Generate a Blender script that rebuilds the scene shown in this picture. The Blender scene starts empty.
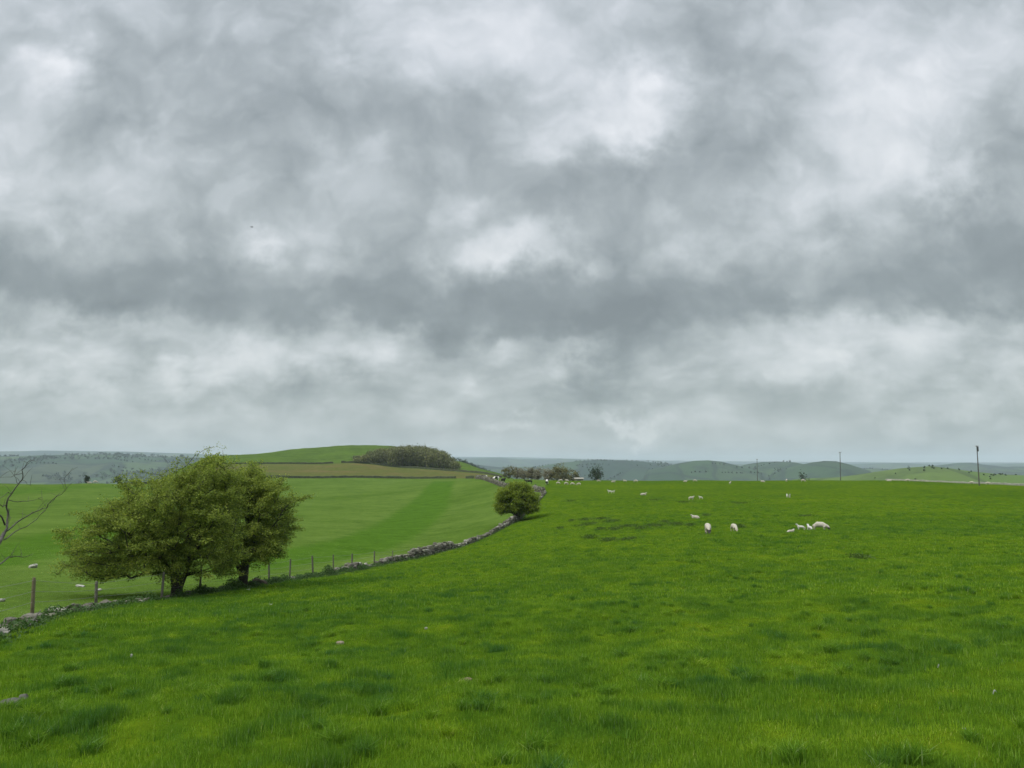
import bpy, math, random
import numpy as np
from mathutils import Vector, Matrix
rng = np.random.default_rng(7); random.seed(7)
scene = bpy.context.scene
col = scene.collection
F = 759.0; HY = 468.0; PITCH = math.atan((HY-384)/F)
sp_, cp_ = math.sin(PITCH), math.cos(PITCH)

# ---------------------------------------------------------------- helpers
def P(px, py, r):
    """world point at horizontal distance r seen in the direction of a photo pixel (camera at the origin)"""
    X = (px-512)/F; Y = (384-py)/F
    y = cp_-sp_*Y; z = sp_+cp_*Y
    k = r/math.hypot(X, y)
    return Vector((X*k, y*k, z*k))

def tag(o, label=None, cat=None, group=None, kind=None):
    if label: o['label'] = label
    if cat: o['category'] = cat
    if group: o['group'] = group
    if kind: o['kind'] = kind
    return o

def empty(name, loc, rz=0.0):
    o = bpy.data.objects.new(name, None); col.objects.link(o)
    o.location = loc; o.rotation_euler = (0, 0, rz); o.empty_display_size = .3
    return o

def mesh_np(name, V, Fq, mat, parent=None, smooth=False, attr=None):
    """V (n,3); Fq (m,k) faces of equal size, or a list of such arrays"""
    me = bpy.data.meshes.new(name)
    if not isinstance(Fq, (list, tuple)): Fq = [Fq]
    elif isinstance(Fq[0], tuple): Fq = [Fq]
    V = np.asarray(V, np.float32)
    me.vertices.add(len(V)); me.vertices.foreach_set('co', V.ravel())
    Fq = [np.asarray(f, np.int32) for f in Fq if len(f)]
    nl = sum(f.size for f in Fq); nf = sum(len(f) for f in Fq)
    me.loops.add(nl); me.loops.foreach_set('vertex_index', np.concatenate([f.ravel() for f in Fq]))
    me.polygons.add(nf)
    tot = np.concatenate([np.full(len(f), f.shape[1], np.int32) for f in Fq])
    st = np.concatenate([[0], np.cumsum(tot)[:-1]]).astype(np.int32)
    me.polygons.foreach_set('loop_start', st)
    try: me.polygons.foreach_set('loop_total', tot)
    except Exception: pass
    if attr is not None:
        for k, (dom, arr) in attr.items():
            arr = np.asarray(arr, np.float32)
            if arr.ndim == 1:
                a = me.attributes.new(k, 'FLOAT', dom); a.data.foreach_set('value', arr)
            else:
                a = me.attributes.new(k, 'FLOAT_VECTOR', dom); a.data.foreach_set('vector', arr.ravel())
    me.update(calc_edges=True)
    me.polygons.foreach_set('use_smooth', np.full(nf, smooth))
    mats = mat if isinstance(mat, (list, tuple)) else [mat]
    for m in mats: me.materials.append(m)
    o = bpy.data.objects.new(name, me); col.objects.link(o)
    if parent: o.parent = parent
    return o

class NT:
    """small node-tree writer"""
    def __init__(s, tree): s.t = tree; s.n = tree.nodes; s.l = tree.links
    def node(s, typ, **kw):
        n = s.n.new(typ)
        for k, v in kw.items(): setattr(n, k, v)
        return n
    def put(s, sock, v):
        if isinstance(v, bpy.types.NodeSocket): s.l.new(v, sock)
        elif v is not None: sock.default_value = v
    def math(s, op, a, b=None, c=None, clamp=False):
        n = s.node('ShaderNodeMath', operation=op, use_clamp=clamp)
        s.put(n.inputs[0], a)
        if b is not None: s.put(n.inputs[1], b)
        if c is not None: s.put(n.inputs[2], c)
        return n.outputs[0]
    def vmath(s, op, a, b=None, scale=None):
        n = s.node('ShaderNodeVectorMath', operation=op)
        s.put(n.inputs[0], a)
        if b is not None: s.put(n.inputs[1], b)
        if scale is not None: s.put(n.inputs['Scale'], scale)
        return n.outputs['Value'] if op in ('DOT_PRODUCT', 'LENGTH') else n.outputs[0]
    def noise(s, vec, scale, detail=3, rough=.55, dist=0.0, col=False):
        n = s.node('ShaderNodeTexNoise'); n.noise_dimensions = getattr(s, 'dim', '3D'); s.put(n.inputs['Vector'], vec)
        n.inputs['Scale'].default_value = scale; n.inputs['Detail'].default_value = detail
        n.inputs['Roughness'].default_value = rough; n.inputs['Distortion'].default_value = dist
        return n.outputs['Color'] if col else n.outputs[0]
    def ramp(s, fac, stops, interp='LINEAR'):
        n = s.node('ShaderNodeValToRGB'); cr = n.color_ramp; cr.interpolation = interp
        while len(cr.elements) < len(stops): cr.elements.new(.5)
        for e, (p, c) in zip(cr.elements, stops):
            e.position = p; e.color = (*c, 1) if len(c) == 3 else c
        s.put(n.inputs[0], fac); return n.outputs[0]
    def mix(s, fac, a, b, mode='MIX'):
        n = s.node('ShaderNodeMix', data_type='RGBA', blend_type=mode)
        s.put(n.inputs[0], fac)
        s.put(n.inputs[6], a if isinstance(a, bpy.types.NodeSocket) else (*a, 1))
        s.put(n.inputs[7], b if isinstance(b, bpy.types.NodeSocket) else (*b, 1))
        return n.outputs[2]
    def maprange(s, v, a, b, c=0.0, d=1.0, smooth=False):
        n = s.node('ShaderNodeMapRange'); n.clamp = True
        if smooth: n.interpolation_type = 'SMOOTHSTEP'
        s.put(n.inputs[0], v)
        for i, x in zip((1, 2, 3, 4), (a, b, c, d)): n.inputs[i].default_value = x
        return n.outputs[0]

def new_mat(name):
    m = bpy.data.materials.new(name); m.use_nodes = True
    m.node_tree.nodes.clear(); return m, NT(m.node_tree)

def finish(nt, colr, rough=.85, bump=None, bstr=.3, bdist=.05, transl=0.0, spec=.25):
    b = nt.node('ShaderNodeBsdfPrincipled')
    nt.put(b.inputs['Base Color'], colr if isinstance(colr, bpy.types.NodeSocket) else (*colr, 1))
    b.inputs['Roughness'].default_value = rough
    b.inputs['Specular IOR Level'].default_value = spec
    if bump is not None:
        bn = nt.node('ShaderNodeBump'); bn.inputs['Strength'].default_value = bstr
        bn.inputs['Distance'].default_value = bdist; nt.put(bn.inputs['Height'], bump)
        nt.l.new(bn.outputs[0], b.inputs['Normal'])
    out = nt.node('ShaderNodeOutputMaterial')
    if transl:
        t = nt.node('ShaderNodeBsdfTranslucent')
        nt.put(t.inputs[0], colr if isinstance(colr, bpy.types.NodeSocket) else (*colr, 1))
        mx = nt.node('ShaderNodeMixShader'); mx.inputs[0].default_value = transl
        nt.l.new(b.outputs[0], mx.inputs[1]); nt.l.new(t.outputs[0], mx.inputs[2])
        nt.l.new(mx.outputs[0], out.inputs[0])
    else: nt.l.new(b.outputs[0], out.inputs[0])

def simple_mat(name, c1, c2, scale=4, rough=.85, bump=.3, bdist=.03, coord='Object', transl=0, spec=.25, detail=4):
    m, nt = new_mat(name)
    tc = nt.node('ShaderNodeTexCoord').outputs[coord]
    n = nt.noise(tc, scale, detail)
    c = nt.ramp(n, [(.3, c1), (.7, c2)])
    finish(nt, c, rough, n if bump else None, bump, bdist, transl, spec)
    return m

# ---------------------------------------------------------------- numpy gradient noise
_perm = np.random.default_rng(3).permutation(512)
_ga = np.random.default_rng(4).uniform(0, 2*np.pi, 512)
def pn(x, y):
    xi = np.floor(x).astype(int); yi = np.floor(y).astype(int)
    xf = x-xi; yf = y-yi
    def g(ix, iy, fx, fy):
        a = _ga[_perm[(_perm[ix & 511]+iy) & 511]]
        return np.cos(a)*fx+np.sin(a)*fy
    u = xf*xf*xf*(xf*(xf*6-15)+10); v = yf*yf*yf*(yf*(yf*6-15)+10)
    a = g(xi, yi, xf, yf)*(1-u)+g(xi+1, yi, xf-1, yf)*u
    b = g(xi, yi+1, xf, yf-1)*(1-u)+g(xi+1, yi+1, xf-1, yf-1)*u
    return (a*(1-v)+b*v)*1.5
def fbm(x, y, o=4, g=.5):
    s = 0; a = 1
    for i in range(o): s = s+a*pn(x+17.3*i, y-9.1*i); x = x*2.03; y = y*2.03; a *= g
    return s

# ---------------------------------------------------------------- terrain
EYE = 1.65
ctrl = [  # px, py, r   (photo pixel at which the ground at distance r is seen)
 # beside the dry stone wall
 (-60, 655, 17), (0, 634, 20), (42, 618, 24), (75, 612, 27), (104, 606, 30), (168, 600, 32.5), (205, 593.5, 35), (248, 587, 38.5),
 (273, 582.5, 41), (293, 579.5, 43.5), (316, 576.5, 46.5), (336, 573.5, 49.5), (354, 570.5, 53), (376, 566, 58), (394, 562.5, 62),
 (418, 558, 67), (450, 550, 74), (475, 541.5, 81), (500, 530, 88), (517, 521, 94), (545, 493, 150), (505, 488, 180), (480, 479.5, 240),
 # home field
 (0, 720, 8.5), (250, 690, 9.5), (512, 690, 8.5), (800, 690, 8), (1024, 700, 7.5),
 (300, 625, 18), (512, 612, 18), (760, 610, 17), (1024, 612, 16),
 (420, 585, 32), (560, 572, 33), (720, 570, 30), (900, 568, 30), (1024, 570, 30),
 (560, 535, 62), (640, 534, 56), (708, 533, 54), (822, 531, 53), (940, 533, 50), (1024, 535, 50), (1200, 540, 50),
 (580, 508, 105), (650, 503, 110), (740, 502, 110), (860, 502, 110), (1000, 505, 105), (1200, 508, 105),
 (580, 488, 180), (660, 487.5, 180), (800, 487.5, 180), (940, 488.5, 170), (1100, 492, 170),
 (540, 480, 250), (600, 480.3, 250), (700, 480.3, 250), (800, 480.3, 245), (900, 480.6, 240), (980, 484, 210), (1024, 486, 200), (1200, 489, 190),
 # field left of the wall
 (-100, 590, 42), (0, 578, 46), (90, 570, 50), (-100, 535, 100), (0, 533, 100), (150, 533, 92), (250, 540, 84), (320, 540, 86), (400, 541, 90), (440, 530, 105),
 (0, 503, 200), (150, 505, 180), (300, 506, 170), (400, 507, 165), (460, 505, 160),
 (-150, 484, 300), (0, 484, 300), (90, 483.5, 300), (200, 479.5, 350), (300, 478.5, 360), (400, 478.5, 365), (470, 479, 340),
 # slope with the brown field, and the hill
 (190, 470, 440), (250, 464.5, 450), (320, 464.5, 450), (400, 467.5, 450), (455, 471.5, 440), (500, 477, 400),
 (205, 461, 640), (240, 456.5, 640), (290, 450.5, 650), (340, 446, 650), (372, 445.5, 650), (400, 448, 650), (430, 454, 650), (455, 461, 640), (490, 473, 600), (515, 480, 560),
]
pts = []; zz = []
for a in ctrl:
    p = P(*a); pts.append((p.x, p.y)); zz.append(p.z)
def Zc(px, r, z):
    p = P(px, HY, r); pts.append((p.x, p.y)); zz.append(z)
for px, r, z in [(0, 450, -25), (90, 450, -22), (-200, 450, -25), (540, 400, -14), (620, 400, -14), (720, 400, -14), (820, 400, -14), (920, 380, -14), (1024, 350, -12), (1200, 350, -12),
                 (0, 700, -55), (100, 700, -45), (300, 950, -20), (560, 700, -45), (700, 700, -50), (850, 700, -50), (1024, 700, -45), (1200, 700, -45),
                 (-200, 700, -55), (380, 1000, -25), (200, 900, -30)]: Zc(px, r, z)
for k in range(14):                                             # behind and beside the camera
    az = math.radians(65+k*230/13)
    for r, z in ((8, -1.9), (30, -3.0), (100, -5.0), (250, -5), (700, -45)):
        pts.append((r*math.sin(az), r*math.cos(az))); zz.append(z)
pts.append((0, 0)); zz.append(-EYE); pts.append((0, 3)); zz.append(-EYE-.12); pts.append((3, 0)); zz.append(-EYE-.05); pts.append((-3, 0)); zz.append(-EYE-.2); pts.append((0, -3)); zz.append(-EYE)
pts = np.array(pts); zz = np.array(zz)
def uv(x, y):
    r = np.hypot(x, y)+1e-9; L = np.log1p(r/4.0)
    return x/r*L, y/r*L
cu, cv = uv(pts[:, 0], pts[:, 1]); cr_ = np.hypot(pts[:, 0], pts[:, 1])
def scal(r): return 6.0+r
g = zz/scal(cr_)
def tk(d2): return np.where(d2 > 1e-12, d2*np.log(d2+1e-12), 0)
n = len(g)
K = tk((cu[:, None]-cu)**2+(cv[:, None]-cv)**2)+np.eye(n)*2e-4
A = np.zeros((n+3, n+3)); A[:n, :n] = K; A[:n, n] = 1; A[:n, n+1] = cu; A[:n, n+2] = cv; A[n:, :n] = A[:n, n:].T
sol = np.linalg.solve(A, np.concatenate([g, np.zeros(3)]))
def base_h(x, y):
    x = np.atleast_1d(np.asarray(x, float)); y = np.atleast_1d(np.asarray(y, float))
    out = np.empty(x.size); xf, yf = x.ravel(), y.ravel()
    for s in range(0, x.size, 20000):
        u, v = uv(xf[s:s+20000], yf[s:s+20000])
        d = tk((u[:, None]-cu)**2+(v[:, None]-cv)**2)
        out[s:s+20000] = (d@sol[:n]+sol[n]+u*sol[n+1]+v*sol[n+2])
    r = np.hypot(x, y)
    return out.reshape(x.shape)*scal(r)
# line of the wall, used to know which side a point is on
WALL_PX = [(-160, 690, 13), (-60, 655, 17), (0, 634, 20), (42, 618, 24), (75, 612, 27), (104, 606, 30), (168, 600, 32.5), (205, 593.5, 35), (248, 587, 38.5),
 (273, 582.5, 41), (293, 579.5, 43.5), (316, 576.5, 46.5), (336, 573.5, 49.5), (354, 570.5, 53), (376, 566, 58), (394, 562.5, 62),
 (418, 558, 67), (450, 550, 74), (475, 541.5, 81), (500, 530, 88), (517, 521, 94), (533, 506, 118), (545, 493, 150), (547, 482, 230), (547, 480, 330)]
wall_xy = np.array([P(*a)[:2] for a in WALL_PX])
def seg_dist(x, y, line):
    """unsigned distance to a polyline, sign > 0 on its left side"""
    best = np.full(x.shape, 1e9); sg = np.zeros(x.shape)
    for (ax, ay), (bx, by) in zip(line[:-1], line[1:]):
        dx, dy = bx-ax, by-ay; L2 = dx*dx+dy*dy
        t = np.clip(((x-ax)*dx+(y-ay)*dy)/L2, 0, 1)
        d = np.hypot(x-ax-t*dx, y-ay-t*dy)
        c = dx*(y-ay)-dy*(x-ax)
        m = d < best; best = np.where(m, d, best); sg = np.where(m, np.sign(c), sg)
    return best, sg
def is_left(x, y):
    d, s = seg_dist(x, y, wall_xy)
    return s > 0, d
def H(x, y, micro=True):
    x = np.atleast_1d(np.asarray(x, float)); y = np.atleast_1d(np.asarray(y, float))
    r = np.hypot(x, y)
    z = base_h(np.clip(x, -1e4, 1e4), y)
    far = np.clip((r-640)/500, 0, 1); far = far*far*(3-2*far)
    z = z*(1-far)+(-70)*far
    if micro:
        L, d = is_left(x, y)
        amp = np.where(L & (r > 12), .35, 1.0)*np.clip(d/1.5, .25, 1)
        ridg = 1-np.abs(fbm(x/3.1+3, y/2.3, 2))*1.3
        z = z+amp*(.085*fbm(x/1.1, y/.9, 2)*np.clip(1-r/60, 0, 1)+.03*fbm(x/.42, y/.38, 2)*np.clip(1-r/25, 0, 1)+.10*ridg*np.clip(1-r/160, 0, 1)*np.clip(r/5, 0, 1)
                   + .16*fbm(x/9+40, y/7, 3)*np.clip(r/15, 0, 1)*np.clip(1-r/420, .2, 1))
        z = z+np.clip((r-300)/300, 0, 1)*(1-far)*.8*fbm(x/40, y/40, 4)
        z = z+far*12*fbm(x/900, y/900, 3)
    return z
def hue_f(x, y):
    return .36*fbm(x/1.25, y/1.0, 5, .66)+.36*fbm(x/.36+5, y/.33, 2)+.18*fbm(x/9+30, y/7, 3)
def h1(x, y, micro=True): return float(H(np.array([x]), np.array([y]), micro)[0])
def G(px, py, r=None):
    """ground point: where the photo ray meets the ground (or under it at distance r)"""
    if r is None:
        rs = np.concatenate([np.linspace(3, 60, 700), np.linspace(60.2, 700, 2200)])
        d = P(px, py, 1.0); hz = H(d.x*rs, d.y*rs, False)
        k = np.argmax(d.z*rs < hz)
        r = rs[k] if k > 0 else 250.0
    d = P(px, py, r)
    return Vector((d.x, d.y, h1(d.x, d.y)))

# ground sheet (polar grid, finer ahead)
azs = np.concatenate([np.arange(-180, -46, 1.5), np.arange(-46, 46, .14), np.arange(46, 180, 1.5)])
azs = np.radians(azs)
rs = [0.35]
while rs[-1] < 12000: rs.append(rs[-1]*(1.0125 if 2 < rs[-1] < 700 else 1.07))
rs = np.array(rs)
AZ, R = np.meshgrid(azs, rs)
GX, GY = R*np.sin(AZ), R*np.cos(AZ)
GZ = H(GX.ravel(), GY.ravel()).reshape(GX.shape)
na, nr = len(azs), len(rs)
V = np.stack([GX, GY, GZ], -1).reshape(-1, 3)
V = np.concatenate([V, [[0, 0, float(GZ[0].mean())]]])
I = (np.arange(nr-1)[:, None]*na+np.arange(na)).ravel(); J = (np.arange(nr-1)[:, None]*na+(np.arange(na)+1) % na).ravel()
quads = np.stack([I, J, J+na, I+na], -1)[:, ::-1]
tris = np.stack([np.arange(na), (np.arange(na)+1) % na, np.full(na, len(V)-1)], -1)
def in_poly(x, y, poly):
    ins = np.zeros(x.shape, bool); m = len(poly)
    for i in range(m):
        x1, y1 = poly[i]; x2, y2 = poly[(i+1) % m]
        c = ((y1 > y) != (y2 > y)) & (x < (x2-x1)*(y-y1)/(y2-y1+1e-12)+x1)
        ins ^= c
    return ins
def poly_w(x, y, poly, feather):
    ins = in_poly(x, y, poly); d, _ = seg_dist(x, y, list(poly)+[poly[0]])
    return np.clip(.5+np.where(ins, d, -d)/(2*feather), 0, 1)
vx, vy = V[:, 0], V[:, 1]; vr = np.hypot(vx, vy)
Lf, dW = is_left(vx, vy)
azv = np.degrees(np.arctan2(vx, vy))
left_w = np.where(Lf & (azv > -120) & (azv < 10) & (vr > 10), 1.0, 0.0)
left_w = left_w*np.clip(.5+dW/.6, 0, 1)
near = vr < 900
def stripe(pl, f):
    w = np.zeros(len(vx)); poly = [tuple(G(*a)[:2]) for a in pl]
    w[near] = poly_w(vx[near], vy[near], poly, f); return w
st = stripe([(434, 481), (418, 497), (398, 511), (375, 525), (335, 540), (270, 552), (225, 560), (260, 572), (330, 562), (387, 551), (410, 540), (434, 523), (449, 505), (455, 481)], 1.6)
st = np.maximum(st, .85*stripe([(-40, 552), (60, 528), (125, 515), (150, 522), (110, 545), (30, 566), (-40, 572)], 2.5))
st = np.maximum(st, .6*stripe([(-60, 486), (60, 486), (140, 487), (60, 492), (-60, 495)], 6))
brown_poly = [P(150, HY, 352)[:2], P(300, HY, 362)[:2], P(400, HY, 367)[:2], P(462, HY, 352)[:2], P(500, HY, 330)[:2], P(500, HY, 398)[:2], P(455, HY, 440)[:2], P(400, HY, 452)[:2], P(320, HY, 452)[:2], P(200, HY, 452)[:2]]
br = np.zeros(len(vx)); br[near] = poly_w(vx[near], vy[near], brown_poly, 2.0)

# ------------- grass colours (shared by the sheet and the blades)
def grass_colour(nt, pos, gain=1.0, inst=False):
    at_ = nt.node('ShaderNodeAttribute', attribute_name='hue'); at_.attribute_type = 'INSTANCER' if inst else 'GEOMETRY'
    n2 = nt.noise(pos, 1.6, 4, .65); n3 = nt.noise(pos, .03, 2)
    v = nt.math('ADD', nt.math('MULTIPLY', at_.outputs['Fac'], .30), nt.math('ADD', nt.math('MULTIPLY', n2, .55), nt.math('MULTIPLY', n3, .35)))
    k = gain
    return nt.ramp(v, [(.20, (.036*k, .094*k, .012*k)), (.38, (.070*k, .138*k, .009*k)), (.50, (.098*k, .170*k, .009*k)), (.62, (.122*k, .190*k, .009*k)), (.78, (.165*k, .214*k, .018*k))])
def left_colour(nt, pos, gain=1.0, inst=False):
    n = nt.noise(pos, .06, 4, .6); k = gain
    return nt.ramp(n, [(.3, (.092*k, .166*k, .022*k)), (.7, (.140*k, .222*k, .040*k))])
m_ground, nt = new_mat('pasture_ground')
pos = nt.node('ShaderNodeNewGeometry').outputs['Position']
sep = nt.node('ShaderNodeSeparateXYZ')
at = nt.node('ShaderNodeAttribute', attribute_name='field'); nt.l.new(at.outputs['Vector'], sep.inputs[0])
home = grass_colour(nt, pos, .72)
leftc = left_colour(nt, pos, .71)
nl = nt.noise(pos, .5, 3)
warp = nt.math('ADD', sep.outputs[1], nt.math('MULTIPLY', nt.math('SUBTRACT', nl, .5), .9))
stw = nt.maprange(warp, .12, .88, 0, 1, True)
leftc = nt.mix(stw, leftc, (.058, .122, .012))
nb = nt.noise(pos, .045, 5, .6, .6)
brc = nt.ramp(nb, [(.35, (.085, .105, .025)), (.55, (.105, .105, .032)), (.7, (.135, .108, .045))])
leftc = nt.mix(sep.outputs[2], leftc, brc)
leftc = nt.mix(1.0, leftc, nt.ramp(nt.noise(pos, .35, 6, .7), [(.32, (.78, .82, .8)), (.68, (1.2, 1.15, 1.25))]), 'MULTIPLY')
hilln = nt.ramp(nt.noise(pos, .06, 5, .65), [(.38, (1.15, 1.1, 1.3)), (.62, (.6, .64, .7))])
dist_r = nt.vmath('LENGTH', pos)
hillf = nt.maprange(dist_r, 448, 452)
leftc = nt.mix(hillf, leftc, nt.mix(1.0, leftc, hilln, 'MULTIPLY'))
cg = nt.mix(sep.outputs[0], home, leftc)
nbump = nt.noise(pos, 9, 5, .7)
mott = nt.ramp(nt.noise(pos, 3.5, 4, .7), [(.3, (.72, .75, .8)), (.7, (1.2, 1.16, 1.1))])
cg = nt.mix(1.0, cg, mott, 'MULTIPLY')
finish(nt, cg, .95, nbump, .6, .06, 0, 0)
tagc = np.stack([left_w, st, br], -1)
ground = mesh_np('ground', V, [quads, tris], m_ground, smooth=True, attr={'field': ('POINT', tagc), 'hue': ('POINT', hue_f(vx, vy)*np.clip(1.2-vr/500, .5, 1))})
tag(ground, kind='structure')

# ------------- hills in the distance
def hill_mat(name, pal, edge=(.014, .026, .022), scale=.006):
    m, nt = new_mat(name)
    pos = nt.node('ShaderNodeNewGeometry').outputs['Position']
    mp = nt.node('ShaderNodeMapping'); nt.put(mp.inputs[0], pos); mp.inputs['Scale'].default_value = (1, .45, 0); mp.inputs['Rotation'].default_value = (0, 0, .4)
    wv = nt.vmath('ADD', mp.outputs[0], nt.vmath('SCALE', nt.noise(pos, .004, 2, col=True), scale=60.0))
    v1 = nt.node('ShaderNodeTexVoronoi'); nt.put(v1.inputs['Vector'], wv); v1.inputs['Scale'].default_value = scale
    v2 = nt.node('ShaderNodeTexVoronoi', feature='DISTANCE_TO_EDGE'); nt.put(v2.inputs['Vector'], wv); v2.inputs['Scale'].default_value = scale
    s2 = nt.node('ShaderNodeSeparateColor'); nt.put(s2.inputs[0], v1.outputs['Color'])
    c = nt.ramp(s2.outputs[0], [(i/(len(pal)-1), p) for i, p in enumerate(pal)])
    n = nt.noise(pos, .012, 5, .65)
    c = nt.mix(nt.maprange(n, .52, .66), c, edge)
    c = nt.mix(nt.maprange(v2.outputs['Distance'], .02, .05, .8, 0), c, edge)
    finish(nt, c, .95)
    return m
m_hill = hill_mat('hazed_hill_fields', [(.014, .034, .026), (.030, .064, .030), (.058, .096, .036), (.012, .028, .024), (.066, .088, .042)])  # bluish field tones: part of the distance haze is put into the colours
m_hill_near = hill_mat('near_hill_fields', [(.07, .125, .025), (.08, .135, .025), (.095, .14, .035)], edge=(.05, .08, .025), scale=.012)
hill_fns = []
def ridge(crest, d, w, base, seed, lo=-180, hi=180, amp=4, mat=None, nz=250.0, end=0, step=.12):
    """a range of hills: crest line through the given photo directions at distance d"""
    ca = []; cz = []
    for px, py in crest:
        p = P(px, py, d); ca.append(math.degrees(math.atan2(p.x, p.y))); cz.append(p.z)
    def f(x, y):
        r = np.hypot(x, y); a = np.degrees(np.arctan2(x, y))
        top = np.interp(a, ca, cz)
        if end:
            fade = np.clip((a-(ca[0]-end))/end, 0, 1)*np.clip(((ca[-1]+end)-a)/end, 0, 1)
            fade = fade*fade*(3-2*fade); top = base+(top-base)*fade
        else:
            out = np.clip((ca[0]-a)/8, 0, 1)+np.clip((a-ca[-1])/8, 0, 1)
            top = top+out*fbm(a/9.0+seed, a*0+seed, 3)*(cz[0]-base)*.15
        dd = d*(1+.10*np.interp(a, [-180, 180], [0, 0])+.06*fbm(a/6.0+seed*3, a*0, 2))
        t = np.clip(1-np.abs(r-dd)/w, 0, 1); t = t*t*(3-2*t)
        rel = fbm(x/nz+seed, y/nz, 4)*amp*(1-.75*t**4)
        # keep the crest where it is seen whatever its distance
        return base-5+(top*(dd/d)-base+5)*t+rel*t
    A = np.radians(np.arange(lo, hi+.01, step)) if hi-lo < 340 else np.radians(np.concatenate([np.arange(-180, -45, 1), np.arange(-45, 45, step), np.arange(45, 180.5, 1)]))
    RR = np.linspace(d-w, d+w, 60)
    a2, r2 = np.meshgrid(A, RR); X, Y = r2*np.sin(a2), r2*np.cos(a2)
    Z = f(X, Y)
    VV = np.stack([X, Y, Z], -1).reshape(-1, 3); m_ = len(A)
    I = (np.arange(59)[:, None]*m_+np.arange(m_-1)).ravel()
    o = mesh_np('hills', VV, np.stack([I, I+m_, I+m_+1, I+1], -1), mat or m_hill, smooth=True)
    tag(o, kind='structure'); hill_fns.append(f); return f
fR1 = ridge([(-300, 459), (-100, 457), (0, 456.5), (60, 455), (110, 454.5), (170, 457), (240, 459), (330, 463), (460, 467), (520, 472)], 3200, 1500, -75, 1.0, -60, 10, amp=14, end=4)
m_hill_g = hill_mat('green_hill_fields', [(.022, .050, .026), (.034, .070, .030), (.050, .086, .036), (.018, .042, .026)], edge=(.016, .032, .024), scale=.008)
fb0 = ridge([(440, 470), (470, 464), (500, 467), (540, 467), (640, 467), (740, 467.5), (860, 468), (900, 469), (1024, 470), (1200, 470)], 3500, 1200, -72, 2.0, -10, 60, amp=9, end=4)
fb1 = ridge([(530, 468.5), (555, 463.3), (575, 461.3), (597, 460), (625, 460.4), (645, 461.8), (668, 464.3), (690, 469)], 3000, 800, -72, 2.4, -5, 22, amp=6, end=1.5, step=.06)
fb2 = ridge([(650, 470), (668, 466), (682, 462.6), (696, 460.6), (708, 460.2), (722, 461.6), (738, 465.3), (756, 470)], 2400, 560, -72, 2.9, 4, 26, amp=4, end=1.2, mat=m_hill_g, step=.06)
fb3 = ridge([(728, 470), (748, 464), (762, 462), (778, 461.4), (795, 462.4), (815, 466.5), (832, 470)], 2750, 640, -72, 3.3, 9, 30, amp=4, end=1.2, mat=m_hill_g, step=.06)
fb4 = ridge([(775, 471), (798, 465), (812, 462.3), (824, 460.8), (836, 461), (848, 464), (868, 470)], 2350, 520, -72, 3.8, 12, 32, amp=4, end=1.2, mat=m_hill_g, step=.06)
def fR2(x, y): return np.maximum.reduce([f(x, y) for f in (fb0, fb1, fb2, fb3, fb4)])
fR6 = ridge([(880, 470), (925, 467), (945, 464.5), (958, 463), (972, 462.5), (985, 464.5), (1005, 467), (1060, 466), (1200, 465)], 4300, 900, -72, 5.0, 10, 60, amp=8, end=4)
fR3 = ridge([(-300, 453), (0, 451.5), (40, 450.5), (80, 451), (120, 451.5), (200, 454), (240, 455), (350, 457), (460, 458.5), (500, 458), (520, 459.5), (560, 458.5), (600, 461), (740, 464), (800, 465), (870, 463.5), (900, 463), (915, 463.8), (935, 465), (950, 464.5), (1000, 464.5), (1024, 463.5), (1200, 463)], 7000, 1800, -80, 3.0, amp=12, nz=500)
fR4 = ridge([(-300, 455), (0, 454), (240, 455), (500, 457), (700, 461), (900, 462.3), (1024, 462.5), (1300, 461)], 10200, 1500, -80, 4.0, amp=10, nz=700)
fR5 = ridge([(800, 479), (840, 477), (880, 471.5), (905, 468), (930, 466), (945, 467.5), (970, 471), (1000, 474.3), (1024, 475.3), (1120, 477)], 760, 340, -50, 6.0, 10, 50, amp=1.5, mat=m_hill_near, nz=60, end=5)

# ---------------------------------------------------------------- scattering of grass (one object per field)
def tuft_mesh(name, nb, rad, hmin, hmax, w, seed, lean=.5, bend=.6):
    r_ = np.random.default_rng(seed)
    V = []; Fq = []; Ft = []; tint = []
    a = r_.uniform(0, 6.283, nb); q = rad*np.sqrt(r_.uniform(0, 1, nb))
    bx, by = q*np.cos(a), q*np.sin(a)
    h = r_.uniform(hmin, hmax, nb); la = r_.uniform(0, 6.283, nb)
    ln = h*lean*r_.uniform(.1, 1, nb); ww = w*r_.uniform(.6, 1.2, nb); fa = r_.uniform(0, 6.283, nb)
    tv = r_.uniform(0, 1, nb)
    for i in range(nb):
        k = len(V); sx, sy = math.cos(fa[i])*ww[i], math.sin(fa[i])*ww[i]
        dx, dy = math.cos(la[i])*ln[i], math.sin(la[i])*ln[i]
        for t, wd in ((0, 1), (.5, .8)):
            ox, oy, oz = bx[i]+dx*t*t*bend*2, by[i]+dy*t*t*bend*2, h[i]*t-.01
            V += [(ox-sx*wd, oy-sy*wd, oz), (ox+sx*wd, oy+sy*wd, oz)]
        V.append((bx[i]+dx, by[i]+dy, h[i]*(1-.25*ln[i]/max(h[i], 1e-3))))
        Fq.append((k, k+1, k+3, k+2)); Ft.append((k+2, k+3, k+4))
    tint = np.concatenate([tv, tv])
    me_o = mesh_np(name, V, [Fq, Ft], None if False else m_blade, attr={'tint': ('FACE', tint)})
    col.objects.unlink(me_o)                                   # only a source for the scatter
    return me_o

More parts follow.
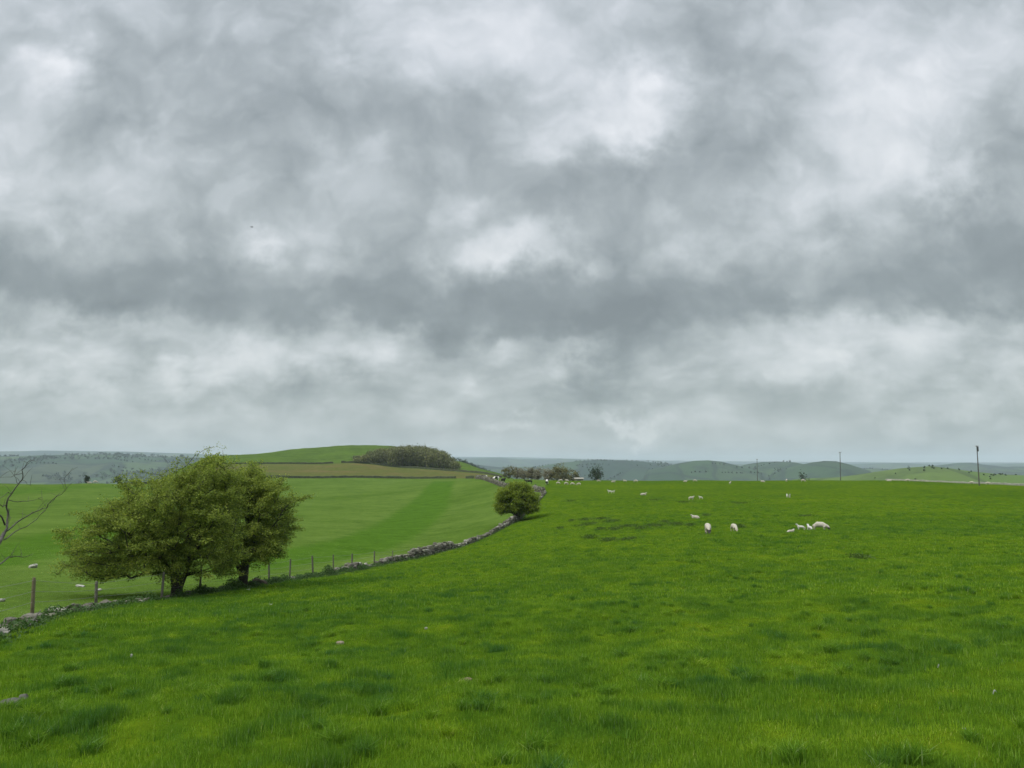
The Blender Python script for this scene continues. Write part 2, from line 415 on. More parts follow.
def blade_mat(name, colour_fn, gain):
    m, nt = new_mat(name)
    pos = nt.node('ShaderNodeNewGeometry').outputs['Position']
    c = colour_fn(nt, pos, gain, True)
    ti = nt.node('ShaderNodeAttribute', attribute_name='tint').outputs['Fac']
    tn = nt.ramp(ti, [(0, (.60, .68, .70)), (.45, (.95, .97, .95)), (.82, (1.30, 1.22, 1.35)), (.93, (1.7, 1.45, 3.0)), (.97, (2.2, 1.6, 6.0)), (1, (2.8, 1.7, 9.0))])
    c = nt.mix(1.0, c, tn, 'MULTIPLY')
    finish(nt, c, .7, transl=.48, spec=.08)
    return m
m_blade = blade_mat('grass_blades', grass_colour, 1.86)
m_blade_left = blade_mat('grass_blades_left', left_colour, 1.6)
short = [tuft_mesh('grass_tuft', 80, .17, .022, .062, .0026, s) for s in (1, 2, 3)]
wide = [tuft_mesh('grass_tuft', 55, .26, .03, .075, .0065, s) for s in (11, 12)]
lush = [tuft_mesh('grass_tuft', 90, .13, .06, .125, .0032, s, .8) for s in (21, 22)]
tuss = [tuft_mesh('grass_tuft', 190, .085, .08, .17, .0034, s, 1.15) for s in (31, 32, 33)]

def scatter(name, P3, idx, scl, rotz, tufts, mat, hue):
    me = bpy.data.meshes.new(name); me.vertices.add(len(P3)); me.vertices.foreach_set('co', np.asarray(P3, np.float32).ravel())
    a = me.attributes.new('idx', 'INT', 'POINT'); a.data.foreach_set('value', np.asarray(idx, np.int32))
    a = me.attributes.new('scl', 'FLOAT_VECTOR', 'POINT'); a.data.foreach_set('vector', np.asarray(scl, np.float32).ravel())
    a = me.attributes.new('hue', 'FLOAT', 'POINT'); a.data.foreach_set('value', np.asarray(hue, np.float32))
    rv = np.zeros((len(P3), 3), np.float32); rv[:, 2] = rotz
    rv[:, 0] = rng.normal(0, .08, len(P3)); rv[:, 1] = rng.normal(0, .08, len(P3))
    a = me.attributes.new('rot', 'FLOAT_VECTOR', 'POINT'); a.data.foreach_set('vector', rv.ravel())
    me.materials.append(mat)
    o = bpy.data.objects.new(name, me); col.objects.link(o)
    ng = bpy.data.node_groups.new('scatter_'+name, 'GeometryNodeTree')
    ng.interface.new_socket('Geometry', in_out='INPUT', socket_type='NodeSocketGeometry')
    ng.interface.new_socket('Geometry', in_out='OUTPUT', socket_type='NodeSocketGeometry')
    N, Lk = ng.nodes, ng.links
    gi = N.new('NodeGroupInput'); go = N.new('NodeGroupOutput')
    g2i = N.new('GeometryNodeGeometryToInstance')
    for t in reversed(tufts):
        oi = N.new('GeometryNodeObjectInfo'); oi.inputs['Object'].default_value = t
        Lk.new(oi.outputs['Geometry'], g2i.inputs[0]) if False else None
        oi.inputs['As Instance'].default_value = True
        if t is tufts[-1]: jn = N.new('GeometryNodeJoinGeometry')
        Lk.new(oi.outputs['Geometry'], jn.inputs[0])
    N.remove(g2i)
    iop = N.new('GeometryNodeInstanceOnPoints')
    Lk.new(gi.outputs[0], iop.inputs['Points']); Lk.new(jn.outputs[0], iop.inputs['Instance'])
    iop.inputs['Pick Instance'].default_value = True
    def na_(nm, dt):
        q = N.new('GeometryNodeInputNamedAttribute'); q.data_type = dt; q.inputs['Name'].default_value = nm; return q.outputs['Attribute']
    Lk.new(na_('idx', 'INT'), iop.inputs['Instance Index'])
    Lk.new(na_('scl', 'FLOAT_VECTOR'), iop.inputs['Scale'])
    Lk.new(na_('rot', 'FLOAT_VECTOR'), iop.inputs['Rotation'])
    sm = N.new('GeometryNodeSetMaterial'); sm.inputs['Material'].default_value = mat
    Lk.new(iop.outputs[0], sm.inputs[0]); Lk.new(sm.outputs[0], go.inputs[0])
    md = o.modifiers.new('scatter', 'NODES'); md.node_group = ng
    return o

def sample_sector(r0, r1, dens, a0=-43, a1=43):
    a0, a1 = math.radians(a0), math.radians(a1)
    n_ = int(dens*.5*(a1-a0)*(r1*r1-r0*r0))
    r = np.sqrt(rng.uniform(r0*r0, r1*r1, n_)); a = rng.uniform(a0, a1, n_)
    return r*np.sin(a), r*np.cos(a)
X = []; Y = []; IDX = []; S = []
for r0, r1, dn, ix, s0, s1 in ((1.2, 9, 95, (0, 1, 2), .8, 1.15), (9, 18, 50, (0, 1, 2), .85, 1.3), (18, 34, 20, (0, 3, 4), .95, 1.4), (34, 62, 7.5, (3, 4), 1.0, 1.6), (62, 150, 2.6, (3, 4), 1.2, 1.8)):
    x, y = sample_sector(r0, r1, dn)
    X.append(x); Y.append(y); IDX.append(rng.choice(ix, len(x))); s = rng.uniform(s0, s1, len(x)); S.append(s)
X, Y, IDX, S = map(np.concatenate, (X, Y, IDX, S))
# denser, longer tussocks in patches
for r0, r1, dn in ((2, 14, 90), (14, 34, 30), (34, 80, 6)):
    x, y = sample_sector(r0, r1, dn)
    f = hue_f(x, y); keep = f < -.36
    x, y = x[keep], y[keep]
    X = np.concatenate([X, x]); Y = np.concatenate([Y, y]); IDX = np.concatenate([IDX, rng.choice((5, 6), len(x))])
    S = np.concatenate([S, rng.uniform(.45, .85, len(x))*(1+.3*(r0 > 20))])
for r0, r1, dn in ((2, 12, 5.5), (12, 28, 3.6), (28, 70, 1.6)):
    x, y = sample_sector(r0, r1, dn); k_ = fbm(x/3.5+50, y/3.0, 2) > -.12; x, y = x[k_], y[k_]
    X = np.concatenate([X, x]); Y = np.concatenate([Y, y]); IDX = np.concatenate([IDX, rng.choice((7, 8, 9), len(x))]); S = np.concatenate([S, rng.uniform(.4, 1.0, len(x))])
Lm, dWt = is_left(X, Y); keep = ~Lm & (dWt > .3)
R_ = np.hypot(X, Y); keep &= rng.uniform(0, 1, len(X)) < np.clip((150-R_)/90, 0, 1)
X, Y, IDX, S = X[keep], Y[keep], IDX[keep], S[keep]
hu = hue_f(X, Y); hu = np.where(IDX > 6, hu-rng.uniform(-.2, .5, len(hu)), hu); vary = np.where(IDX > 6, 1.0, 1-1.1*hu)
S3 = np.stack([S, S, S*np.clip(vary, .35, 1.9)*np.clip(1.15-np.hypot(X, Y)/200, .4, 1)], -1)
Z = H(X, Y)
gr = scatter('grass', np.stack([X, Y, Z], -1), IDX, S3, rng.uniform(0, 6.28, len(X)), short+wide+lush+tuss, m_blade, hu)
tag(gr, 'lush green pasture grass of the foreground field', 'grass', kind='stuff')
X, Y = sample_sector(12, 85, 4.5, -43, 5)
Lm, dWt = is_left(X, Y); keep = Lm & (dWt > .3) & (rng.uniform(0, 1, len(X)) < np.clip((85-np.hypot(X, Y))/55, 0, 1)); X, Y = X[keep], Y[keep]
gl = scatter('grass', np.stack([X, Y, H(X, Y)], -1), rng.choice((0, 1), len(X)), np.stack([np.full(len(X), 1.3)]*2+[np.full(len(X), .35)], -1), rng.uniform(0, 6.28, len(X)), wide, m_blade_left, X*0)
tag(gl, 'short paler grass of the field beyond the wall', 'grass', kind='stuff')

# ---------------------------------------------------------------- trees
def leaf_mat(name, c_lo, c_mid, c_hi, transl=.35):
    m, nt = new_mat(name)
    ti = nt.node('ShaderNodeAttribute', attribute_name='tint').outputs['Fac']
    pos = nt.node('ShaderNodeNewGeometry').outputs['Position']
    n = nt.noise(pos, 1.1, 2)
    v = nt.math('ADD', nt.math('MULTIPLY', ti, .55), nt.math('MULTIPLY', n, .45))
    c = nt.ramp(v, [(.15, c_lo), (.45, c_mid), (.8, c_hi)])
    finish(nt, c, .6, transl=transl, spec=.3)
    return m
m_haw = leaf_mat('hawthorn_leaves', (.080, .135, .018), (.180, .245, .030), (.36, .42, .066), .5)
m_bushl = leaf_mat('bush_leaves', (.10, .17, .015), (.18, .25, .02), (.29, .34, .035), .45)
m_fargreen = leaf_mat('far_green_leaves', (.05, .085, .02), (.08, .12, .03), (.12, .15, .04), .2)
m_fardark = leaf_mat('far_dark_leaves', (.02, .04, .018), (.03, .055, .02), (.05, .075, .03), .15)
m_brownt = leaf_mat('spring_twigs', (.13, .12, .075), (.20, .185, .11), (.27, .25, .14), .3)
m_bark = simple_mat('dark_bark', (.018, .016, .013), (.07, .062, .05), 9, .95, .6, .03)
m_greybark = simple_mat('grey_bark', (.045, .042, .036), (.13, .122, .105), 7, .9, .5, .02)

def leaves_mesh(name, C, size, mat, parent, up=.5, asp=.6, seed=0, tint=None):
    r_ = np.random.default_rng(seed); n_ = len(C)
    nrm = r_.normal(0, 1, (n_, 3)); nrm[:, 2] = np.abs(nrm[:, 2])+up; nrm /= np.linalg.norm(nrm, axis=1)[:, None]
    t = r_.normal(0, 1, (n_, 3)); t -= nrm*(t*nrm).sum(1)[:, None]; t /= np.linalg.norm(t, axis=1)[:, None]
    b = np.cross(nrm, t); s = (size*r_.uniform(.6, 1.25, n_))[:, None]
    V = np.stack([C+t*s, C+b*s*asp+nrm*s*.15, C-t*s, C-b*s*asp+nrm*s*.15], 1).reshape(-1, 3)
    return mesh_np(name, V, np.arange(4*n_).reshape(-1, 4), mat, parent, attr={'tint': ('FACE', r_.uniform(0, 1, n_) if tint is None else tint)})

def tubes(name, A, B, ra, rb, mat, parent, k=6):
    A, B = np.asarray(A, float), np.asarray(B, float); ra, rb = np.asarray(ra)[:, None], np.asarray(rb)[:, None]
    d = B-A; d /= np.linalg.norm(d, axis=1)[:, None]+1e-9
    ref = np.where(np.abs(d[:, 2:3]) > .9, [[1., 0, 0]], [[0, 0, 1.]])
    u = np.cross(d, ref); u /= np.linalg.norm(u, axis=1)[:, None]; v = np.cross(d, u)
    rings = []
    for i in range(k):
        a = 2*math.pi*i/k; o = u*math.cos(a)+v*math.sin(a)
        rings.append((A+o*ra, B+o*rb))
    V = np.stack([q[0] for q in rings]+[q[1] for q in rings], 1)
    n_ = len(A); base = (np.arange(n_)*2*k)[:, None]
    Fq = np.concatenate([base+np.array([[i, (i+1) % k, k+(i+1) % k, k+i]]) for i in range(k)])
    return mesh_np(name, V.reshape(-1, 3), Fq, mat, parent, smooth=True)

def grow(trunk, tips, step=.35, wander=.08, pw=.3, seed=0, rtip=.006, power=.5, rmax=None):
    """skeleton from trunk polylines to the twig tips; returns segments with radii"""
    r_ = np.random.default_rng(seed)
    nodes = []; par = []; plen = []
    for chain in trunk:
        prev = -1
        for i, p in enumerate(chain):
            p = np.array(p, float)
            if i == 0 and nodes:
                prev = int(np.argmin([np.linalg.norm(p-q) for q in nodes])); 
                if np.linalg.norm(nodes[prev]-p) < .05: continue
            nodes.append(p); par.append(prev); plen.append(0 if prev < 0 else plen[prev]+np.linalg.norm(p-nodes[prev])); prev = len(nodes)-1
    nt0 = len(nodes)
    top = np.array(trunk[0][-1])
    tips = tips[np.argsort(np.linalg.norm(tips-top, axis=1))]
    buf = np.zeros((60000, 3)); pl = np.zeros(60000); cnt = nt0
    buf[:cnt] = nodes; pl[:cnt] = plen
    start_ok = 1
    ends = []
    for t in tips:
        d = np.linalg.norm(buf[start_ok:cnt]-t, axis=1); j = start_ok+int(np.argmin(d+pw*pl[start_ok:cnt]))
        p0 = buf[j]; dist = np.linalg.norm(t-p0); m_ = max(1, int(dist/step))
        prev = j
        for i in range(1, m_+1):
            f = i/m_; q = p0+(t-p0)*f
            if i < m_: q = q+r_.normal(0, wander*min(1, dist), 3); q[2] += .10*dist*math.sin(f*math.pi)*r_.uniform(-.2, 1)
            buf[cnt] = q; par.append(prev); pl[cnt] = pl[prev]+np.linalg.norm(q-buf[prev]); prev = cnt; cnt += 1
        ends.append(prev)
    load = np.zeros(cnt)
    for e in ends: load[e] += 1
    for i in range(cnt-1, 0, -1):
        if par[i] >= 0: load[par[i]] += load[i]
    rad = rtip*np.maximum(load, 1)**power
    if rmax: rad = np.minimum(rad, rmax)
    ids = np.array([i for i in range(cnt) if par[i] >= 0]); pa = np.array([par[i] for i in ids])
    return buf[:cnt], ids, pa, rad, np.array(ends), np.array(par)

def crown_tips(ells, n_, seed, zmin, clump=.0, inner=.45):
    r_ = np.random.default_rng(seed); out = []
    vol = np.array([e[3]*e[4]*e[5] for e in ells])**.75; vol /= vol.sum()
    while len(out) < n_:
        if clump and out and r_.random() < clump:
            q0 = out[r_.integers(len(out))]+r_.normal(0, .17, 3)
            if q0[2] > zmin: out.append(q0)
            continue
        e = ells[r_.choice(len(ells), p=vol)]
        v = r_.normal(0, 1, 3); v /= np.linalg.norm(v)
        q = r_.uniform(inner**2, 1)**.5
        lump = 1+.22*math.sin(v[0]*5+e[0]*3)*math.cos(v[1]*4+e[1])+.15*math.sin(v[2]*7+v[0]*3+e[2])
        p = np.array([e[0]+v[0]*e[3]*q*lump, e[1]+v[1]*e[4]*q*lump, e[2]+v[2]*e[5]*q*lump])
        if p[2] < zmin+.25*r_.random(): continue
        out.append(p)
    return np.array(out)

def leafy_tree(name, loc, trunks, ells, ntips, nleaf, lsize, lmat, bmat, label, cat, seed, zmin=1.0, spray=(.42, .10), rtip=.006, group=None, power=.5, rmax=.4, up=.45, shoots=0, inner=.7, twigs=None):
    root = empty(name, loc); tag(root, label, cat, group)
    tips = crown_tips(ells, ntips, seed, zmin, inner=inner, clump=.5)
    if shoots:   # long shoots breaking the outline
        r_ = np.random.default_rng(seed+5); cen = np.array([e[:3] for e in ells]).mean(0)
        o = tips[r_.choice(len(tips), shoots)]; dv = o-cen; dv[:, 2] = np.abs(dv[:, 2])*.6+.5; dv /= np.linalg.norm(dv, axis=1)[:, None]
        keep = np.linalg.norm(o-cen, axis=1) > 1.2
        tips = np.concatenate([tips, (o+dv*r_.uniform(.1, .62, (shoots, 1))**1.6)[keep]])
    if twigs is not None: tips = np.concatenate([tips, twigs])
    B, ids, pa, rad, ends, par = grow(trunks, tips, seed=seed, rtip=rtip, power=power, rmax=rmax)
    nt0 = sum(len(c) for c in trunks)
    tk_ = rad[ids] > rmax*.42
    tr = tubes('trunk', B[pa[tk_]], B[ids[tk_]], rad[pa[tk_]], rad[ids[tk_]], bmat, root, 9)
    tubes('branches', B[pa[~tk_]], B[ids[~tk_]], np.minimum(rad[pa[~tk_]], rmax*.6), rad[ids[~tk_]], bmat, root, 5)
    r_ = np.random.default_rng(seed+1)
    T = B[ends]; D = T-B[par[ends]]; D /= np.linalg.norm(D, axis=1)[:, None]+1e-9
    cen = np.array([e[:3] for e in ells]).mean(0); O = T-cen; O /= np.linalg.norm(O, axis=1)[:, None]+1e-9
    D = D*.6+O*.7; D[:, 2] *= .55; D /= np.linalg.norm(D, axis=1)[:, None]+1e-9
    L, W = spray
    cnt = np.maximum(4, (nleaf*r_.uniform(.4, 1.6, len(T))).astype(int))
    if twigs is not None:
        tw = np.array([np.abs(twigs-q).sum(1).min() < 1e-6 for q in T]); cnt[tw] = 30
    rep = np.repeat(np.arange(len(T)), cnt)
    t = r_.uniform(-1, .5, len(rep))
    side = r_.normal(0, 1, (len(rep), 3))*np.array([1, 1, .6])*W*(1.1-.7*np.clip(t, 0, 1))[:, None]
    C = T[rep]+D[rep]*(t*L)[:, None]+side
    leaves_mesh('crown', C, lsize, lmat, root, up=up, seed=seed+2)
    return root

def flip_depth(): pass
tl = G(176, 600, 33.5)
leafy_tree('hawthorn_tree', tl,
  [[(0, 0, -.15), (.02, 0, .35), (-.08, .05, .9), (-.15, .1, 1.5), (-.35, .1, 2.1)], [(.02, 0, .35), (.30, .05, .9), (.55, -.1, 1.5), (.9, 0, 2.2)], [(-.08, .05, .9), (-.5, -.3, 1.35), (-1.3, -.4, 1.6), (-2.2, -.3, 1.8)], [(-.15, .1, 1.5), (.1, .6, 2.2), (.2, .8, 3.0)]],
  [(-.5, 0, 3.0, 2.6, 2.3, 1.75), (-2.35, -.2, 2.15, 2.25, 1.7, 1.15), (-1.2, .1, 3.3, 2.1, 1.9, 1.5), (.9, .1, 4.1, 1.8, 1.7, 1.3), (1.1, 0, 4.95, 1.1, 1.1, .8), (.9, 0, 2.7, 1.9, 1.7, 1.35), (-1.9, -.5, 1.45, 2.0, 1.5, .65), (-.3, -1.0, 1.8, 1.7, 1.0, .9), (1.5, -.2, 1.8, 1.2, 1.3, .9), (-.1, -1.0, 1.25, 1.8, .9, .55), (-2.6, -.4, 1.2, 1.5, 1.2, .45)],
  1600, 78, .039, m_haw, m_bark, 'larger hawthorn in yellow-green leaf leaning left, on a thick dark trunk by the fence', 'tree', 11, zmin=.65, rtip=.0052, rmax=.38, shoots=260, twigs=np.array([(.45, 0, 5.55), (.85, .1, 5.85), (1.2, .1, 5.95), (1.6, 0, 5.8), (-.5, 0, 4.9), (2.1, 0, 5.5)]))
tr_ = G(243, 588, 37.5)
leafy_tree('hawthorn_tree', tr_,
  [[(-.05, 0, -.15), (0, 0, .5), (.05, 0, 1.1), (.1, .1, 1.8), (.15, 0, 2.5)], [(.0, 0, .5), (-.4, .1, 1.2), (-.8, .1, 1.8)], [(.05, 0, 1.1), (.6, -.2, 1.7), (1.2, -.2, 2.3)]],
  [(.1, 0, 3.1, 2.1, 2.0, 1.7), (.7, 0, 4.0, 1.5, 1.6, 1.2), (-.3, 0, 4.4, 1.4, 1.5, 1.15), (1.0, .1, 2.9, 1.1, 1.4, 1.2), (.4, 0, 4.6, 1.0, 1.0, .75), (.2, -.6, 1.8, 1.7, 1.3, .85), (.9, -.3, 1.9, 1.1, 1.2, .7), (-.9, -.2, 2.2, 1.2, 1.2, 1.0)],
  1150, 78, .041, m_haw, m_bark, 'smaller hawthorn right of the large one, its crown merging into its neighbour', 'tree', 23, zmin=.85, rtip=.0058, rmax=.29, shoots=220)
tb = G(517, 520.5, 94)
leafy_tree('round_hawthorn', tb,
  [[(0, 0, -.1), (0, 0, .5), (.1, 0, 1.0)], [(0, 0, .5), (.5, .1, .9), (1.1, .1, 1.5)], [(0, 0, .5), (-.5, -.1, 1.0), (-1.2, 0, 1.5)]],
  [(.0, 0, 2.6, 2.6, 2.4, 1.5), (-1.2, 0, 1.9, 1.75, 2.0, 1.1), (1.3, 0, 2.0, 1.7, 2.0, 1.1), (.2, 0, 3.5, 2.0, 1.8, 1.25)],
  1000, 70, .075, m_bushl, m_bark, 'round bushy hawthorn overhanging the stone wall', 'tree', 31, zmin=.7, spray=(.5, .18), rtip=.008, rmax=.2, shoots=20)

# far trees: airy crowns of leaf clumps on a trunk
def far_crown(c, rx, ry, rz, n_, seed, inner=.5):
    r_ = np.random.default_rng(seed); v = r_.normal(0, 1, (n_, 3)); v /= np.linalg.norm(v, axis=1)[:, None]
    k = 1+.22*np.sin(v[:, 0]*4+seed)*np.cos(v[:, 1]*5+seed*2)+.18*np.sin(v[:, 2]*6+v[:, 0]*4+seed*3)
    q = r_.uniform(inner**2, 1, n_)**.5*k
    return np.array(c)+v*np.array([rx, ry, rz])*q[:, None]
def far_tree(name, px, pytop, r, wpx, mat, label, cat='tree', seed=1, ls=.35, group=None, bare=False, zlo=.25, n_=420):
    g0 = G(px, HY, r); topz = P(px, pytop, r).z; h = max(3.0, topz-g0.z); w = wpx*r/F/2
    root = empty(name, g0); tag(root, label, cat, group)
    r_ = np.random.default_rng(seed)
    lean = r_.uniform(-.05, .05)*h
    sk = crown_tips([(lean, 0, h*(.5+zlo/2), w*.8, w*.8, h*(.5-zlo/2)*.85)], 40, seed, h*.2)
    B, ids, pa, rad, ends, par = grow([[(0, 0, -.3), (0, 0, h*.15), (lean*.4, 0, h*.3), (lean, 0, h*.45)]], sk, step=1.0, wander=.25, seed=seed, rtip=.035, power=.5, rmax=.35)
    tk_ = rad[ids] > .12
    tubes('trunk', B[pa], B[ids], rad[pa], rad[ids], m_greybark if bare else m_bark, root, 5)
    C = np.concatenate([far_crown((lean, 0, h*(.5+zlo/2)), w, w, h*(.5-zlo/2), n_, seed, .35)]+
        [far_crown(t, w*.3, w*.3, h*.12, n_//10, seed+i, .2) for i, t in enumerate(sk[:14])])
    C = C[C[:, 2] > h*.1]
    leaves_mesh('crown', C, ls, mat, root, up=.3, asp=.7, seed=seed)
    return root
m_olive = leaf_mat('olive_spring_leaves', (.085, .085, .028), (.14, .14, .045), (.21, .20, .075), .3)
pos_words = ['leftmost of', 'second from left in', 'third from left in', 'fourth from left in', 'fifth from left in', 'rightmost of']
for i, (px, top, w) in enumerate([(509, 465.5, 17), (517, 467.5, 14), (524, 467, 14), (531, 467.8, 14), (538, 466.5, 15), (547, 467.5, 14)]):
    far_tree('leafless_tree', px, top, 290+5*(i % 3), w, m_olive if i == 0 else m_brownt, pos_words[i]+' the pale brown bare trees beyond the cattle', seed=40+i, ls=.18, bare=True, n_=800, group='bare trees beyond the cattle', zlo=.1)
far_tree('broadleaf_tree', 559, 464.5, 300, 24, m_olive, 'round olive-green tree between the bare trees and the barn', seed=51, ls=.26, zlo=.02, n_=1600)
far_tree('broadleaf_tree', 574, 468.5, 312, 14, m_olive, 'low olive bush behind the barn, right of the round tree', cat='bush', seed=52, ls=.26, zlo=.05, n_=500)
far_tree('evergreen_tree', 597, 464.5, 300, 16, m_fardark, 'dark upright tree standing alone right of the barn', seed=53, ls=.22, zlo=.05, n_=650)
far_tree('broadleaf_tree', 804, 470.5, 420, 11, m_fardark, 'small dark tree just beyond the skyline of the sheep field', seed=54, ls=.3, zlo=.05, n_=400)
for i, (px, top, w, lab) in enumerate([(88, 478, 5, 'lone dark bush on the far edge of the left field'), (119, 478.5, 9, 'dark bush beside the left hawthorn on the far field edge')]):
    far_tree('field_bush', px+(i == 1)*0, top, 305, w, m_fardark, lab, cat='bush', seed=60+i, ls=.2, zlo=.0, n_=250)

# the wood on the hill flank: one mass of crowns
C = []; A_ = []; B_ = []; ra = []
r_ = np.random.default_rng(77)
TW = []
for i in range(330):
    px = r_.uniform(356, 456); r = r_.uniform(453, 640) if i % 3 else r_.uniform(453, 475)
    lim = np.interp(px, [356, 372, 400, 430, 445, 457], [463, 450, 445.0, 446, 451, 463.5])
    g0 = G(px, HY, r); top = P(px, lim+r_.uniform(-1.2, 3), r).z; h = np.clip(top-g0.z, 1.0, 13)
    if h < 3.2 and r > 475: continue
    h = max(h, 2.6)
    if px > 445: h = min(h, 11)
    w = min(r_.uniform(3.0, 5.2), 2+h*.35); TW.append(np.clip(r_.uniform(0, 1)+r_.normal(0, .12, 240), 0, 1))
    c = far_crown((g0.x, g0.y, g0.z+h*.48), w, w, h*.46, 240, i, .3); C.append(c)
    A_.append((g0.x, g0.y, g0.z-.5)); B_.append((g0.x+r_.uniform(-.4, .4), g0.y, g0.z+h*.8)); ra.append(.22)
C = np.concatenate(C)
wood = leaves_mesh('hill_wood', C, .42, leaf_mat('wood_leaves', (.085, .082, .036), (.125, .145, .050), (.20, .205, .07), .25), None, up=.3, asp=.7, seed=3, tint=np.concatenate(TW))
tag(wood, 'brownish spring wood covering the flank of the left hill', 'wood', kind='stuff')
tubes('trunks', A_, B_, ra, np.array(ra)*.4, m_greybark, wood, 5)
# thorn row running down the flank of the hill
C = []
for i in range(44):
    t = i/43; px = 459+t*42+r_.normal(0, .6); r = 640-t*30
    g0 = G(px, HY, r); h = r_.uniform(2.6, 5)*(1-.3*t); C.append(far_crown((g0.x, g0.y, g0.z+h*.5), 2.2, 2.2, h*.5, 60, i, .3))
hr = leaves_mesh('hill_thicket', np.concatenate(C), .42, m_fardark, None, seed=8)
tag(hr, 'dark line of scrub running down the right shoulder of the hill', 'scrub', kind='stuff')

# trees on the far hills
m_vtree = leaf_mat('valley_leaves', (.03, .05, .032), (.042, .066, .04), (.06, .085, .05), .15)
def far_woods(fn, d0, d1, a0, a1, n_, thr, seed, name, label, big=1.0, lines=24):
    r_ = np.random.default_rng(seed); C = []; S_ = []
    def add(x, y, h):
        z = float(fn(np.array([x]), np.array([y]))[0]); z = max(z, float(H(np.array([x]), np.array([y]))[0]))
        C.append(far_crown((x, y, z+h*.45), h*.5, h*.5, h*.5, 26, int(abs(x)) % 997, .5))
    k = 0
    while k < n_:
        r = r_.uniform(d0, d1); a = math.radians(r_.uniform(a0, a1)); x, y = r*math.sin(a), r*math.cos(a)
        if fbm(np.array([x/230.]), np.array([y/330.]), 3)[0] < thr: continue
        add(x, y, r_.uniform(8, 15)*big); k += 1
    for j in range(lines):
        r = r_.uniform(d0, d1); a = math.radians(r_.uniform(a0, a1)); x, y = r*math.sin(a), r*math.cos(a)
        th = r_.normal(0, .35) if r_.random() < .7 else r_.uniform(0, 3.14)
        for i in range(int(r_.uniform(8, 34))):
            if r_.random() < .75: add(x+math.cos(th)*i*11+r_.normal(0, 2), y+math.sin(th)*i*11+r_.normal(0, 2), r_.uniform(3.5, 8)*big)
    o = leaves_mesh(name, np.concatenate(C), 2.3*big, m_vtree if big > .5 else m_fardark, None, up=.3, asp=.8, seed=seed)
    tag(o, label, 'woods', kind='stuff'); return o
far_woods(fR1, 1850, 3150, -42, -14, 800, .30, 5, 'valley_trees', 'scattered woods and hedgerows across the hazy valley side at left', lines=45, big=.8)
far_woods(fR2, 1900, 3300, -4, 34, 330, .42, 6, 'valley_trees', 'scattered woods and hedgerows on the hazy hills at right', lines=34, big=.7)
far_woods(fR5, 520, 760, 20, 46, 5, -.9, 9, 'hill_bushes', 'dots of scrub on the low green hill by the right-hand pole', big=.2, lines=9)
# ---------------------------------------------------------------- dead tree at the left edge
def dead_tree():
    d = 19.5
    base = G(-46, 640, d); root = empty('dead_tree', base); tag(root, 'leafless grey tree reaching bare branches in from the left edge', 'tree')
    def q(px, py, dd=0): return np.array(P(px, py, d+dd)-base)
    paths = [([(-46, 640), (-42, 612), (-30, 585), (-14, 562)], .11, .07),
             ([(-14, 562), (-4, 548), (4, 533)], .09, .06),
             ([(4, 533), (7, 522), (8, 512), (7, 502), (12, 493), (20, 482), (23, 476), (22, 470), (27, 463), (31, 459)], .034, .006),
             ([(4, 533), (12, 527), (22, 519), (32, 513), (40, 510), (47, 508), (48, 504), (55, 499)], .026, .005),
             ([(4, 540), (12, 534), (20, 529), (30, 524), (40, 515), (46, 510)], .020, .004),
             ([(7, 505), (3, 507), (-6, 503), (-15, 497)], .016, .005),
             ([(9, 500), (18, 502), (28, 501), (38, 499), (44, 501)], .012, .003),
             ([(-14, 562), (-5, 565), (3, 562), (9, 557), (14, 556), (22, 557), (28, 556), (33, 554)], .028, .004),
             ([(10, 557), (12, 553), (13, 550)], .006, .003),
             ([(47, 508), (52, 500), (57, 496), (62, 494), (65, 491), (65, 484), (64, 480), (66, 476), (70, 471), (73, 468)], .010, .003),
             ([(18, 484), (16, 478), (15, 472), (18, 466)], .008, .003), ([(23, 473), (15, 475), (6, 477), (-8, 476)], .011, .003),
             ([(23, 480), (27, 484), (33, 485)], .006, .002), ([(13, 493), (8, 492), (0, 498), (-12, 505)], .013, .004),
             ([(32, 513), (38, 514), (44, 512)], .006, .002), ([(5, 525), (-6, 510), (-20, 492), (-34, 470)], .030, .008), ([(-14, 562), (-40, 540), (-66, 515), (-76, 480)], .06, .012), ([(5, 530), (10, 519), (9, 508)], .014, .006)]
    T = []; 
    A, Bb, r1, r2 = [], [], [], []; At, Bt, t1, t2 = [], [], [], []
    rr = random.Random(4)
    for k, (pp, ra_, rb_) in enumerate(paths):
        
        P3 = [q(px, py, .45*math.sin(px*.06)+.3*math.sin(py*.05+1)) for i, (px, py) in enumerate(pp)]
        Q = [P3[0]]
        for a, b in zip(P3[:-1], P3[1:]):
            mid = (a+b)/2+np.array([rr.gauss(0, 1) for _ in range(3)])*.015; Q += [mid, b]
        for i in range(len(Q)-1):
            f0, f1 = i/(len(Q)-1), (i+1)/(len(Q)-1)
            x = (At, Bt, t1, t2) if k == 0 else (A, Bb, r1, r2)
            x[0].append(Q[i]); x[1].append(Q[i+1]); w_ = 1 if k == 0 else .66; x[2].append(w_*(ra_+(rb_-ra_)*f0)); x[3].append(w_*(ra_+(rb_-ra_)*f1))
        if k > 0:
            for i in range(2, len(Q)-1):
                if rr.random() < .55:
                    e = Q[i]+np.array([rr.uniform(-.2, .25), rr.uniform(-.2, .2), rr.uniform(-.02, .28)])
                    m_ = (Q[i]+e)/2+np.array([0, 0, .03]); A += [Q[i], m_]; Bb += [m_, e]; r1 += [.004, .003]; r2 += [.003, .0015]
    tubes('trunk', At, Bt, t1, t2, m_greybark, root, 8); tubes('branches', A, Bb, r1, r2, m_greybark, root, 6)
dead_tree()

